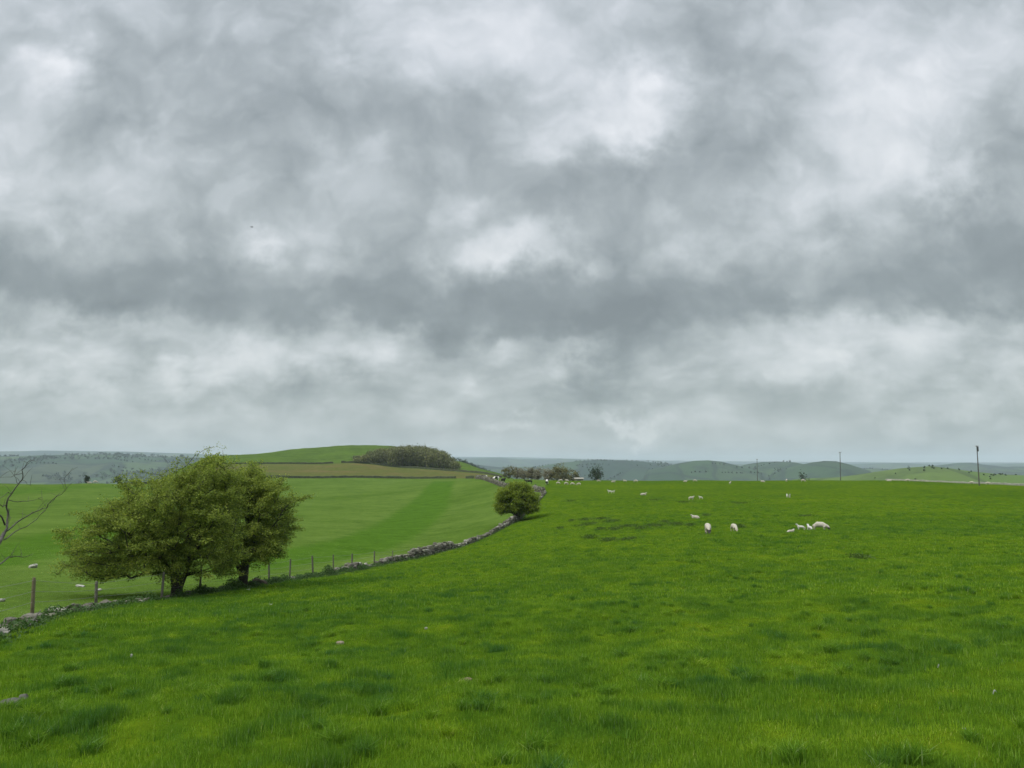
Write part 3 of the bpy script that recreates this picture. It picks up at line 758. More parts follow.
# ---------------------------------------------------------------- dry stone walls
m_stone, nt = new_mat('limestone')
ti = nt.node('ShaderNodeAttribute', attribute_name='tint').outputs['Fac']
pos = nt.node('ShaderNodeNewGeometry').outputs['Position']
ns = nt.noise(pos, 14, 4)
cs = nt.ramp(ti, [(0, (.028, .026, .022)), (.3, (.095, .088, .074)), (.7, (.20, .188, .16)), (.93, (.36, .345, .31)), (1, (.46, .45, .42))])
cs = nt.mix(1, cs, nt.ramp(ns, [(.3, (.65, .66, .62)), (.7, (1.15, 1.13, 1.08))]), 'MULTIPLY')
moss = nt.maprange(nt.noise(pos, 2.1, 4), .52, .66, 0, .65)
cs = nt.mix(moss, cs, (.07, .095, .03))
finish(nt, cs, .95, ns, .5, .02, 0, .15)
_ico = None
def ico():
    global _ico
    if _ico is None:
        import bmesh
        bm = bmesh.new(); bmesh.ops.create_icosphere(bm, subdivisions=1, radius=1)
        bm2 = bmesh.new(); bmesh.ops.create_icosphere(bm2, subdivisions=2, radius=1)
        _ico = [(np.array([v.co[:] for v in b.verts]), np.array([[v.index for v in f.verts] for f in b.faces])) for b in (bm, bm2)]
        bm.free(); bm2.free()
    return _ico
def stones(name, C, S_, rot, mat, parent=None, seed=0, box=.6, tint=None, lvl=1):
    """many irregular blocks as one mesh"""
    r_ = np.random.default_rng(seed); v0, f0 = ico()[lvl]; n_ = len(C)
    v = np.sign(v0)*np.abs(v0)**box; v = v/np.abs(v).max()
    v = v[None]+r_.normal(0, .10, (n_, len(v0), 3)); v = v*np.asarray(S_)[:, None, :]
    tx, ty = r_.normal(0, .12, n_), r_.normal(0, .12, n_)
    v[:, :, 2] += v[:, :, 0]*tx[:, None]+v[:, :, 1]*ty[:, None]
    c, s = np.cos(rot)[:, None], np.sin(rot)[:, None]
    x, y = v[:, :, 0]*c-v[:, :, 1]*s, v[:, :, 0]*s+v[:, :, 1]*c
    V = np.stack([x, y, v[:, :, 2]], -1)+np.asarray(C)[:, None, :]
    Fq = (f0[None]+(np.arange(n_)*len(v0))[:, None, None]).reshape(-1, 3)
    tt = r_.uniform(0, 1, n_) if tint is None else np.asarray(tint)
    return mesh_np(name, V.reshape(-1, 3), Fq, mat, parent, smooth=False, attr={'tint': ('FACE', np.repeat(tt, len(f0)))})
def resample(xy, step):
    xy = np.asarray(xy, float); d = np.r_[0, np.cumsum(np.hypot(*np.diff(xy, axis=0).T))]
    t = np.arange(0, d[-1], step); X = np.interp(t, d, xy[:, 0]); Y = np.interp(t, d, xy[:, 1])
    dx, dy = np.gradient(X), np.gradient(Y); return X, Y, np.arctan2(dy, dx), t
def wall_stones(xy, hfun, seed, step=.30, thick=.26, sl=.19, sh=.10, tint_fn=None, lvl=0):
    r_ = np.random.default_rng(seed); X, Y, A, t = resample(xy, step)
    Zb = H(X, Y); C, S_, R_, T_ = [], [], [], []
    hh = hfun(t, X, Y)
    for i in range(len(X)):
        h = hh[i]*(1+.12*math.sin(t[i]*.9)+r_.normal(0, .10)); nc = max(1, int(round(h/(sh*1.7))))
        for k in range(nc):
            zz_ = Zb[i]+sh*(.5+1.7*k); last = k == nc-1
            for side in (-1, 1):
                if h < .35 and r_.random() < .45: continue
                off = side*thick*(1-.35*k/max(nc, 1))*.6*(r_.uniform(.3, 1.8) if h < .35 else 1); j = r_.normal(0, .05)
                C.append((X[i]-math.sin(A[i])*off+math.cos(A[i])*j, Y[i]+math.cos(A[i])*off+math.sin(A[i])*j, zz_+r_.normal(0, .02)))
                S_.append((sl*r_.uniform(.55, 1.15), thick*.62*r_.uniform(.8, 1.1), sh*r_.uniform(.75, 1.2))); R_.append(A[i]+r_.normal(0, .15)); T_.append(r_.beta(2, 2.6) if not last else r_.beta(2.4, 2))
        if h > .55:                                             # upright coping stones
            for q in range(2):
                if r_.random() < .25: continue
                j = r_.uniform(-.13, .13)
                C.append((X[i]+math.cos(A[i])*j, Y[i]+math.sin(A[i])*j, Zb[i]+sh*1.7*nc+.06+r_.normal(0, .03)))
                S_.append((.07*r_.uniform(.7, 1.5), thick*.75, .13*r_.uniform(.6, 1.35))); R_.append(A[i]+r_.normal(0, .25)); T_.append(r_.beta(3, 1.8))
    return np.array(C), np.array(S_), np.array(R_), np.array(T_)
def hmain(t, X, Y):
    r = np.hypot(X, Y)
    return np.interp(r, [13, 22, 27, 30, 45, 48, 52, 56, 62, 70, 76, 95, 110, 150], [.12, .12, .22, .14, .16, .26, .5, .4, .6, .8, .55, .7, .5, .55])*np.interp(np.sin(t*.23)+np.sin(t*.61+1), [-2, 0, 2], [.55, .8, .95])
C, S_, R_, T_ = wall_stones(wall_xy[:-2], hmain, 5, step=.33)
w1 = stones('stone_wall', C, S_, R_, m_stone, seed=6, tint=T_)
tag(w1, 'tumbledown dry stone wall climbing from the hawthorns past the round bush', 'wall')
xy2 = [P(*a)[:2] for a in ((476, 478.5, 262), (483, 480, 235), (494, 484, 205), (505, 488, 181), (520, 490.5, 168), (534, 492, 158), (544.3, 493, 151))]
C, S_, R_, T_ = wall_stones(xy2, lambda t, X, Y: np.full(len(X), .9), 8, step=.45, sl=.25, sh=.13)
w2 = stones('stone_wall', C, S_, R_, m_stone, seed=9, tint=T_)
tag(w2, 'grey stone wall in front of the black and white cattle', 'wall')
m_dwall = simple_mat('shaded_field_wall', (.035, .045, .020), (.085, .095, .05), 1.4, .95, .5, .05)  # walls standing in shadow: the shade is put into the stone colour
def strip_wall(xy, h, label, seed, w=.35, step=1.5, name='field_wall', mat=None):
    r_ = np.random.default_rng(seed); X, Y, A, t = resample(xy, step); Z = H(X, Y)
    hh = h*(1+r_.normal(0, .10, len(X))); nx, ny = -np.sin(A), np.cos(A); V = []
    for i in range(len(X)):
        for o, z in ((-w, -.4), (-w*.7, hh[i]*.9), (0, hh[i]), (w*.7, hh[i]*.88), (w, -.4)):
            V.append((X[i]+nx[i]*o, Y[i]+ny[i]*o, Z[i]+z))
    Fq = [(i*5+k, i*5+k+1, (i+1)*5+k+1, (i+1)*5+k) for i in range(len(X)-1) for k in range(4)]
    e = (len(X)-1)*5; V += [V[0], V[4]]
    o = mesh_np(name, V, [Fq, [(4, 3, 2, 1, 0), (e, e+1, e+2, e+3, e+4)]], mat or m_dwall)
    tag(o, label, 'wall'); return o
strip_wall([P(px, HY, r)[:2] for px, r in ((120, 330), (190, 351), (300, 361), (400, 366), (457, 353))], 1.05, 'long dark wall along the near edge of the brown field', 3)
strip_wall([P(px, HY, r)[:2] for px, r in ((466, 349), (475, 346))], 1.2, 'short dark stretch of wall right of the gap in the long wall', 4)
strip_wall([P(px, HY, r)[:2] for px, r in ((190, 452), (260, 453), (334, 453))], 1.0, 'dark wall on the upper edge of the brown field, left of the gap', 5)
strip_wall([P(px, HY, r)[:2] for px, r in ((341, 453), (370, 453), (400, 453), (430, 448), (455, 441), (480, 420), (503, 398))], 1.1, 'dark wall running under the wood and down to the right', 6)
m_pale = simple_mat('pale_stone_wall', (.20, .20, .16), (.34, .33, .28), 2, .9, .4, .04)
strip_wall([P(px, HY, r)[:2] for px, r in ((885, 248), (930, 244), (965, 232), (1024, 206), (1090, 190))], .5, 'pale stone wall along the skyline behind the right-hand pole', 7, mat=m_pale)

# rubble heap beside the end of the wall
gh = G(76, 613, 26.6)
r_ = np.random.default_rng(12); C = []; S_ = []
for i in range(70):
    a, q = r_.uniform(0, 6.28), r_.uniform(0, 1)**.6; x, y = gh.x+.42*q*math.cos(a), gh.y+.3*q*math.sin(a)
    C.append((x, y, gh.z+.02+.34*(1-q)*r_.uniform(.3, 1))); S_.append(r_.uniform(.03, .075, 3)*np.array([1.3, 1, .8]))
hp = stones('stone_heap', np.array(C), np.array(S_), r_.uniform(0, 6, 70), m_stone, seed=2, tint=r_.beta(1.6, 2.4, 70), lvl=0)
tag(hp, 'heap of broken wall stones between the two leftmost fence posts', 'stones')

# ---------------------------------------------------------------- nettles and rough growth along the wall foot
m_weed = leaf_mat('weed_leaves', (.030, .075, .012), (.045, .105, .016), (.075, .14, .025), .3)
X, Y, A, t = resample(wall_xy, .12); C = []
r_ = np.random.default_rng(14)
rr = np.hypot(X, Y); dens = np.interp(rr, [12, 20, 25, 30, 33, 48, 56, 80, 95], [20, 34, 50, 45, 170, 150, 30, 8, 12])*np.clip(.9+1.2*fbm(t/1.6, t*0, 2), .1, 2.2)
for i in range(len(X)):
    if rr[i] > 100: break
    n_ = int(dens[i]); off = r_.normal(-.30-.15*(rr[i] > 31), .28, n_); j = r_.normal(0, .1, n_)
    x = X[i]-np.sin(A[i])*off+np.cos(A[i])*j; y = Y[i]+np.cos(A[i])*off+np.sin(A[i])*j
    hgt = (.32+.14*(rr[i] > 31))*np.clip(.6+.9*fbm(np.array([t[i]/1.3]), np.array([7.]), 2)[0], .25, 1.4)
    if n_: C.append(np.stack([x, y, H(x, y)+r_.uniform(0, 1, n_)*hgt*np.exp(-(off+.35)**2/.16)], -1))
wd = leaves_mesh('weeds', np.concatenate(C), .045, m_weed, None, up=.6, asp=.55, seed=15)
tag(wd, 'dark nettles and rough weeds along the foot of the wall', 'weeds', kind='stuff')

# rushy dark clumps in the middle of the field
clump_px = [(588, 524, 14), (600, 519, 10), (612, 521, 10), (626, 527, 12), (640, 529, 8), (590, 538, 8), (608, 541, 9), (560, 527, 5), (655, 527, 10), (676, 526, 8), (628, 541, 12), (665, 522, 5), (570, 500, 8), (655, 500, 8), (684, 502, 10), (740, 503, 10), (706, 516, 4), (600, 531, 6), (572, 521, 5), (585, 520, 8), (690, 527, 5), (740, 527, 6), (805, 516, 8), (860, 560, 8), (615, 530, 10)]
C = []; r_ = np.random.default_rng(16)
for px, py, w in clump_px:
    c = G(px, py+1); r = math.hypot(c.x, c.y); wm = w*r/F
    n_ = int(34*w*.8); x = c.x+r_.normal(0, wm*.45, n_); y = c.y+r_.normal(0, wm*.5+.1, n_)
    C.append(np.stack([x, y, H(x, y)+r_.uniform(.02, .22, n_)], -1))
m_rush = leaf_mat('rush_leaves', (.040, .085, .010), (.06, .115, .012), (.09, .15, .018), .2)
rs_ = leaves_mesh('rough_grass', np.concatenate(C), .085, m_rush, None, up=0, asp=.28, seed=17)
tag(rs_, 'dark rushy clumps scattered in the middle of the sheep field', 'rough grass', kind='stuff')

# ---------------------------------------------------------------- wire fence
m_post = simple_mat('weathered_post', (.06, .056, .042), (.175, .165, .13), 6, .9, .4, .01)
m_post_r = simple_mat('reddish_post', (.10, .085, .05), (.21, .18, .11), 6, .9, .4, .01)
m_wire = simple_mat('galvanised_wire', (.16, .16, .16), (.26, .26, .26), 6, .5, 0)
fence = empty('wire_fence', G(168, 600, 32.3)); tag(fence, 'post and wire fence along the wall, passing the two hawthorns', 'fence')
posts = [(-42, 640, 590, 18.5, .085), (42, 620, 577, 23.8, .046), (104, 607, 581, 29.6, .05), (168, 601, 571.5, 32.0, .047), (205, 594.5, 565, 34.6, .042), (248, 587.5, 564, 38, .05), (273, 583, 562, 40.6, .045), (293, 580, 559, 43.2, .045), (316, 577, 555.5, 46.1, .055), (336, 574, 554.5, 49.2, .04), (354, 571, 553.5, 52.6, .055), (376, 567, 551, 57.6, .05), (394, 563, 550.5, 61.6, .035), (412, 560, 548, 66, .035)]
tops = []
for i, (px, pb, pt, r, rad) in enumerate(posts):
    b = G(px, HY, r); tp = P(px, pt, r); h = tp.z-b.z; h = min(max(h, .75), 1.5)
    lx, ly = random.gauss(0, .03), random.gauss(0, .03)
    k = 10; V = []; rings = [(-.3, 1), (0, 1), (h*.5, .97), (h*.93, .95), (h, .72), (h+.015, .0)]
    for z, s in rings:
        for j in range(k):
            a = 2*math.pi*j/k; q = rad*s*(1+.05*math.sin(3*a+i)); V.append((q*math.cos(a)+lx*z, q*math.sin(a)+ly*z, z))
    Fq = [(a*k+j, a*k+(j+1) % k, (a+1)*k+(j+1) % k, (a+1)*k+j) for a in range(len(rings)-1) for j in range(k)]
    o = mesh_np('post', V, Fq, m_post_r if i < 2 else m_post, fence)
    o.location = Vector(b)-Vector(fence.location)
    if i == 1: o['label'] = 'thick reddish-brown post at the left end of the fence'
    tops.append((np.array(b), h, lx, ly))
for fr in (.93, .66, .4):
    A, B_ = [], []
    for (a, ha, lx, ly), (b, hb, mx, my) in zip(tops[:-1], tops[1:]):
        p = a+np.array([lx*ha*fr, ly*ha*fr, ha*fr]); q = b+np.array([mx*hb*fr, my*hb*fr, hb*fr])
        for s in range(6):
            f0, f1 = s/6, (s+1)/6; sag = np.array([0, 0, -.12])*1.0
            A.append(p+(q-p)*f0+sag*f0*(1-f0)); B_.append(p+(q-p)*f1+sag*f1*(1-f1))
    A, B_ = np.array(A)-np.array(fence.location), np.array(B_)-np.array(fence.location)
    tubes('wire', A, B_, np.full(len(A), .004), np.full(len(A), .004), m_wire, fence, 4)

# ---------------------------------------------------------------- poles
m_pole = simple_mat('creosoted_pole', (.05, .045, .04), (.13, .12, .105), 3, .9, .3, .01)
m_metal = simple_mat('dark_metal', (.03, .032, .035), (.07, .07, .075), 3, .6, 0)
m_insul = simple_mat('pale_insulator', (.4, .4, .38), (.5, .5, .48), 3, .5, 0)
def pole(px, pyb, pyt, pxt, r, rad, label, kit=True):
    b = P(px, pyb, r); b.z = h1(b.x, b.y); t = P(pxt, pyt, r)-b
    root = empty('utility_pole', b); tag(root, label, 'pole', None)
    n_ = 6; A = [np.array(t)*i/n_ for i in range(n_)]; B_ = [np.array(t)*(i+1)/n_ for i in range(n_)]; A[0] = A[0]-np.array([0, 0, .4])
    rr = [rad*(1-.35*i/n_) for i in range(n_+1)]
    tubes('shaft', A, B_, rr[:-1], rr[1:], m_pole, root, 10)
    T = np.array(t)
    if kit:
        tubes('top_box', [T+[.0, -.2, -1.25]], [T+[.0, -.2, -.25]], [.2], [.2], m_metal, root, 10)
        tubes('stay_arm', [T+[-.35, 0, -.15]], [T+[.35, 0, -.15]], [.045], [.045], m_metal, root, 6)
    else:
        tubes('stay_arm', [T+[-.4, 0, -.2]], [T+[.4, 0, -.2]], [.05], [.05], m_metal, root, 6)
    for s in (-.3, .3): tubes('insulator', [T+[s, 0, -.12]], [T+[s, 0, .08]], [.05], [.03], m_insul, root, 8)
    return root
pole(979.3, 485.5, 445.5, 976.8, 190, .125, 'tallest utility pole, leaning slightly, at the right of the field')
pole(840.5, 480, 452, 840, 262, .13, 'thinner utility pole on the skyline between the sheep field and hills', False)
pole(757.3, 480, 459, 757, 330, .13, 'faint distant pole left of the other two poles', False)

# ---------------------------------------------------------------- barn on the skyline
def barn():
    g0 = G(579, HY, 285); s = .375; root = empty('low_barn', (g0.x, g0.y, g0.z), -.1); tag(root, 'low pale-roofed barn between the olive bush and the dark tree', 'barn')
    def bx(x0, x1, y0, y1, z0, z1): return [(x0, y0, z0), (x1, y0, z0), (x1, y1, z0), (x0, y1, z0), (x0, y0, z1), (x1, y0, z1), (x1, y1, z1), (x0, y1, z1)]
    fb = [(3, 2, 1, 0), (4, 5, 6, 7), (0, 1, 5, 4), (1, 2, 6, 5), (2, 3, 7, 6), (3, 0, 4, 7)]
    top = P(579, 477.2, 285).z-g0.z; e = max(1.0, top-.6)
    V = bx(-1.6, 1.6, -1.6, 1.6, -1, e); mesh_np('wall', V, fb, m_stone_plain, root)
    V = [(-1.75, -1.85, e), (1.75, -1.85, e), (1.75, 0, e+.5), (-1.75, 0, e+.5), (-1.75, 1.85, e), (1.75, 1.85, e)]
    mesh_np('roof', V, [[(0, 1, 2, 3), (3, 2, 5, 4), (0, 4, 5, 1)], [(0, 3, 4), (1, 5, 2)]], m_roof, root)
    V = bx(-.7, .7, -1.64, -1.62, -.5, e-.35); mesh_np('door', V, fb, m_metal, root)
m_stone_plain = simple_mat('barn_stone', (.16, .15, .125), (.28, .26, .22), 3, .95, .4, .03)
m_roof = simple_mat('pale_sheet_roof', (.22, .21, .17), (.32, .31, .26), 2, .8, .2, .02)
barn()

# ---------------------------------------------------------------- animals (one continuous skinned body each)
def skinned(name, joints, edges, mats, matfn, sub=2, noise=.0, seed=0):
    me = bpy.data.meshes.new('tmp'); me.from_pydata([j[:3] for j in joints], edges, []); me.update()
    o = bpy.data.objects.new('tmp', me); col.objects.link(o)
    md = o.modifiers.new('skin', 'SKIN'); md.use_smooth_shade = True
    if not me.skin_vertices: me.skin_vertices.new() if hasattr(me.skin_vertices, 'new') else None
    sv = me.skin_vertices[0].data
    for i, j in enumerate(joints):
        sv[i].radius = (j[3], j[4] if len(j) > 4 else j[3]); sv[i].use_root = (i == 0)
    s = o.modifiers.new('sub', 'SUBSURF'); s.levels = sub; s.render_levels = sub
    dg = bpy.context.evaluated_depsgraph_get(); dg.update()
    m2 = bpy.data.meshes.new_from_object(o.evaluated_get(dg)); bpy.data.objects.remove(o); bpy.data.meshes.remove(me)
    m2.name = name
    m2.materials.clear()
    for m in mats: m2.materials.append(m)
    r_ = random.Random(seed)
    for p in m2.polygons: p.material_index = matfn(p.center); p.use_smooth = True
    if noise:
        for v in m2.vertices:
            q = v.co; k = noise*(math.sin(q.x*31+q.y*17)*math.sin(q.z*29+q.y*11)+.5*math.sin(q.x*60+q.z*47)); v.co = q+v.normal*k if q.z > .34*1 else q
    return m2
m_wool = simple_mat('white_wool', (.36, .33, .26), (.52, .48, .40), 9, .95, .6, .02)
m_lamb = simple_mat('lamb_wool', (.48, .46, .41), (.60, .58, .53), 9, .95, .4, .01)
m_face = simple_mat('dark_face', (.03, .027, .024), (.06, .055, .05), 6, .8, 0)
m_hide, nt = new_mat('piebald_hide')
tc = nt.node('ShaderNodeTexCoord').outputs['Object']
nn = nt.noise(tc, 1.35, 2, .4, .6)
finish(nt, nt.ramp(nn, [(.485, (.012, .011, .010)), (.515, (.72, .70, .65))]), .7)
m_hide_d = simple_mat('black_hide', (.010, .009, .009), (.022, .020, .018), 2, .7, 0)

def sheep_joints(graze=True, fat=1.0, ear=True):
    """+x is forward; ewe about 0.75 m tall"""
    b = .22*fat
    J = [(0, 0, .52, .21*fat, b), (.22, 0, .53, .20*fat, b), (.42, 0, .54, .17*fat, .19*fat), (-.22, 0, .53, .21*fat, b*1.03), (-.42, 0, .52, .17*fat, .19*fat), (-.50, 0, .44, .05, .05), (-.52, 0, .30, .03, .03)]
    E = [(0, 1), (1, 2), (0, 3), (3, 4), (4, 5), (5, 6)]
    k = len(J)
    if graze: J += [(.55, 0, .44, .12, .11), (.66, 0, .27, .09, .08), (.72, .0, .17, .075, .065), (.80, 0, .06, .042, .045)]
    else: J += [(.52, 0, .68, .12, .11), (.60, 0, .80, .09, .085), (.68, 0, .82, .08, .075), (.80, 0, .76, .045, .045)]
    E += [(2, k), (k, k+1), (k+1, k+2), (k+2, k+3)]
    h = len(J)
    hz = J[k+1]
    for s in (-1, 1): J.append((hz[0]-.0, s*.16, hz[2]+.01, .022, .03)); E.append((k+1, len(J)-1))
    for x, anc in ((.34, 2), (-.36, 4)):
        for s in (-1, 1):
            a = len(J); dx = random.uniform(-.05, .05)
            J += [(x, s*.12, .34, .075, .075), (x+dx*.5-(.03 if x < 0 else 0), s*.12, .20, .038, .038), (x+dx, s*.12, .03, .032, .032)]
            E += [(anc, a), (a, a+1), (a+1, a+2)]
    return J, E
def lying_joints(fat=1.0, head=True):
    b = .21*fat
    J = [(0, 0, .20, .19*fat, b), (.22, 0, .21, .18*fat, b), (.40, 0, .22, .15, .16), (-.22, 0, .20, .18*fat, b), (-.42, 0, .18, .14, .16), (-.54, .05, .12, .04, .04)]
    E = [(0, 1), (1, 2), (0, 3), (3, 4), (4, 5)]
    k = len(J)
    J += [(.50, 0, .34, .10, .10), (.55, .02, .44, .085, .08), (.63, .03, .46, .075, .07), (.74, .04, .41, .045, .045)]
    E += [(2, k), (k, k+1), (k+1, k+2), (k+2, k+3)]
    for s in (-1, 1): J.append((.53, .02+s*.15, .46, .022, .03)); E.append((k+1, len(J)-1))
    for x, anc, d in ((.36, 2, .22), (-.34, 4, .25)):
        for s in (-1, 1):
            a = len(J); J += [(x, s*.16, .07, .055, .055), (x+d, s*.19, .035, .03, .03)]; E += [(anc, a), (a, a+1)]
    return J, E
def lamb_joints():
    J = [(0, 0, .34, .105), (.14, 0, .35, .10), (.24, 0, .36, .09), (-.14, 0, .345, .105), (-.24, 0, .34, .09), (-.30, 0, .26, .025), (-.31, 0, .16, .02)]
    E = [(0, 1), (1, 2), (0, 3), (3, 4), (4, 5), (5, 6)]
    k = len(J); J += [(.30, 0, .46, .06), (.34, 0, .53, .06), (.39, 0, .54, .052), (.46, 0, .50, .032)]; E += [(2, k), (k, k+1), (k+1, k+2), (k+2, k+3)]
    for s in (-1, 1): J.append((.33, s*.11, .54, .018)); E.append((k+1, len(J)-1))
    for x, anc in ((.21, 2), (-.22, 4)):
        for s in (-1, 1):
            a = len(J); J += [(x, s*.06, .22, .042), (x-(.02 if x < 0 else 0), s*.065, .12, .026), (x, s*.065, .02, .024)]; E += [(anc, a), (a, a+1), (a+1, a+2)]
    return J, E
def cow_joints():
    J = [(0, 0, .95, .34, .31), (.40, 0, .97, .33, .28), (.70, 0, 1.0, .27, .22), (-.40, 0, .97, .33, .31), (-.75, 0, 1.02, .25, .26), (-.90, 0, .95, .04), (-.95, 0, .5, .035)]
    E = [(0, 1), (1, 2), (0, 3), (3, 4), (4, 5), (5, 6)]
    k = len(J); J += [(.95, 0, 1.15, .18, .13), (1.15, 0, 1.27, .14, .12), (1.28, 0, 1.22, .125, .11), (1.52, 0, 1.0, .075, .08)]; E += [(2, k), (k, k+1), (k+1, k+2), (k+2, k+3)]
    for s in (-1, 1): J.append((1.13, s*.26, 1.29, .03, .06)); E.append((k+1, len(J)-1))
    for x, anc in ((.58, 2), (-.62, 4)):
        for s in (-1, 1):
            a = len(J); J += [(x, s*.18, .62, .12), (x-(.06 if x < 0 else -.02), s*.18, .38, .065), (x, s*.18, .05, .055)]; E += [(anc, a), (a, a+1), (a+1, a+2)]
    return J, E
def fm(p, x0, legz):
    return 1 if (p.x > x0 or p.z < legz) else 0
MESH = {}
J, E = sheep_joints(True); MESH['graze'] = skinned('sheep', J, E, [m_wool, m_face], lambda p: 1 if (p.x > .56 and p.z < .36) or p.z < .10 else 0, noise=.008)
MESH['graze_white'] = skinned('sheep', J, E, [m_wool, m_wool], lambda p: 0, noise=.008)
J, E = sheep_joints(False); MESH['stand'] = skinned('sheep', J, E, [m_wool, m_face], lambda p: 1 if p.x > .60 and p.z > .6 or p.z < .10 else 0, noise=.008)
MESH['stand_white'] = skinned('sheep', J, E, [m_wool, m_wool], lambda p: 0, noise=.008)
J, E = lying_joints(); MESH['lie'] = skinned('sheep', J, E, [m_wool, m_wool], lambda p: 0)
J, E = lamb_joints(); MESH['lamb'] = skinned('lamb', J, E, [m_lamb, m_lamb], lambda p: 0)
J, E = cow_joints(); MESH['cow'] = skinned('cow', J, E, [m_hide, m_hide], lambda p: 0)
MESH['black_cow'] = skinned('cow', J, E, [m_hide_d, m_hide_d], lambda p: 0)
def animal(kind, px, py, heading, label, scale=1.0, r=None, group='sheep in the far part of the field'):
    """heading in degrees: 0 faces right in the photo, 90 away, -90 to the camera"""
    p = G(px, py, r); nm = {'c': 'cow', 'b': 'cow', 'l': 'sheep' if kind == 'lie' else 'lamb'}.get(kind[0], 'sheep')
    if 'lamb' in label and nm == 'sheep': nm = 'lamb'
    o = bpy.data.objects.new(nm, MESH[kind]); col.objects.link(o)
    p.z -= .03; o.location = p; az = math.atan2(p.x, p.y)
    o.rotation_euler = (0, 0, math.radians(heading)-az); o.scale = (scale,)*3
    tag(o, label, nm, group); return o
g1 = 'nearest sheep and lambs in the right field'
animal('graze', 820, 531.3, -12, 'big grazing ewe with dark nose, rightmost of the near group', .86, 54, g1)
animal('lamb', 810, 531.3, 115, 'white lamb turned away, closest to the big grazing ewe', .85, 53, g1)
animal('lamb', 801.5, 531.3, 172, 'white lamb facing left, second from left beside the big ewe', .8, 54.5, g1)
animal('lie', 790.5, 534.2, 40, 'white lamb lying with head up, leftmost of the group by the big ewe', .48, 51, g1)
animal('graze', 708, 533.4, -84, 'dark-faced ewe grazing head-on towards the camera', 1.0, 54, g1)
animal('graze_white', 734, 533, -70, 'small white sheep grazing towards the camera, right of the head-on ewe', .78, 54.5, g1)
animal('lie', 696, 520, 160, 'white sheep lying down, uphill left of the head-on ewe', .7, 72, g1)
g2 = 'sheep grazing in the middle of the right field'
animal('lie', 643, 493.2, 10, 'white sheep lying alone below the skyline, right of the barn', 1.0, 140, g2)
animal('stand_white', 691, 500, 20, 'white sheep standing above the lying one in mid-field', .75, 118, g2)
animal('lamb', 701, 499.5, 160, 'tiny lamb just right of the standing mid-field sheep', .9, 120, g2)
animal('lamb', 610, 490, 185, 'small white lamb left of a twin, below the dark tree', 1.3, 150, g2)
animal('lamb', 612.6, 490.3, 10, 'small white lamb right of its twin, below the dark tree', 1.1, 150, g2)
animal('lamb', 787, 497, 90, 'left one of two tiny lambs in open grass under the distant tree', 1.0, 128, g2)
animal('lamb', 789.6, 497.2, -80, 'right one of two tiny lambs in open grass under the distant tree', 1.0, 128, g2)
g3 = 'sheep along the skyline'
sky = [(558, 482, 'graze_white', 0, 'white sheep nearest to the round olive tree'), (560.8, 480.3, 'graze_white', 180, 'white sheep behind the one nearest the round olive tree'),
 (566, 482, 'graze_white', 20, 'white sheep in front, below the right edge of the olive tree'), (567.2, 479.5, 'stand_white', 160, 'white sheep on the skyline just right of the olive tree'),
 (572.3, 481.6, 'graze_white', 0, 'white sheep below the left end of the barn'), (579, 481.6, 'graze_white', 170, 'broadside white sheep in front of the barn'),
 (598.4, 480, 'graze_white', 10, 'white sheep at the foot of the dark upright tree'), (613, 480, 'lie', 10, 'small white sheep midway between the dark tree and the dark-headed sheep'),
 (625, 480.2, 'stand', 165, 'larger skyline sheep with a dark head'), (636, 480.1, 'graze_white', 170, 'white sheep just right of the dark-headed skyline sheep'),
 (685, 480.2, 'lie', 0, 'faint white sheep lying left of a brighter one on the skyline'), (694.7, 480.2, 'graze_white', 0, 'bright white sheep on the skyline above the mid-field pair'),
 (730, 482, 'stand_white', 70, 'white sheep standing upright on the skyline above the head-on ewe'), (763, 480.8, 'lie', 180, 'white sheep lying on the skyline by the faint distant pole'),
 (786.5, 480.4, 'stand_white', 80, 'white sheep end-on between the faint pole and the small dark tree'), (803, 480.2, 'graze_white', 10, 'white sheep just below the small dark tree'),
 (889, 480.4, 'lie', 0, 'dull sheep lying at the left end of the pale wall'), (908, 480.2, 'graze_white', 180, 'white sheep standing by the pale wall, below the low green hill'),
 (972, 484.4, 'graze_white', 170, 'white sheep at the left foot of the tallest pole'), (988, 483.2, 'graze_white', 0, 'white sheep to the right of the tallest pole')]
for px, py, k, hd, lb in sky:
    r = 200 if px > 950 else (218 if py < 481 else 195)
    animal(k, px, py, hd, lb, (.92 if k != 'lie' else 1.0)*(.9+.2*((px*7.3) % 1)), r, g3)
animal('graze_white', 95, 485.5, 0, 'white sheep on the far edge of the left field', 1.3, 285, 'sheep on the left field edge')
animal('lie', 89.5, 485.5, 180, 'low white sheep beside another on the far edge of the left field', 1.3, 285, 'sheep on the left field edge')
g4 = 'black and white cattle behind the wall'
animal('cow', 485, 478, 150, 'leftmost black and white cow, mostly hidden behind the wall', .95, 252, g4)
animal('cow', 496, 482, 35, 'largest black and white cow standing above the wall', 1.15, 215, g4)
animal('black_cow', 503, 484, -60, 'black cow with her head over the wall, right of the largest cow', 1.0, 203, g4)
animal('black_cow', 529, 483, 180, 'black cow standing side-on above the round bush', .9, 190, g4)
animal('black_cow', 535.3, 486.5, -85, 'small dark calf right of the bush, facing the camera', .7, 170, g4)
animal('cow', 547, 483.5, 85, 'cow seen end-on near the corner of the walls', 1.05, 190, g4)

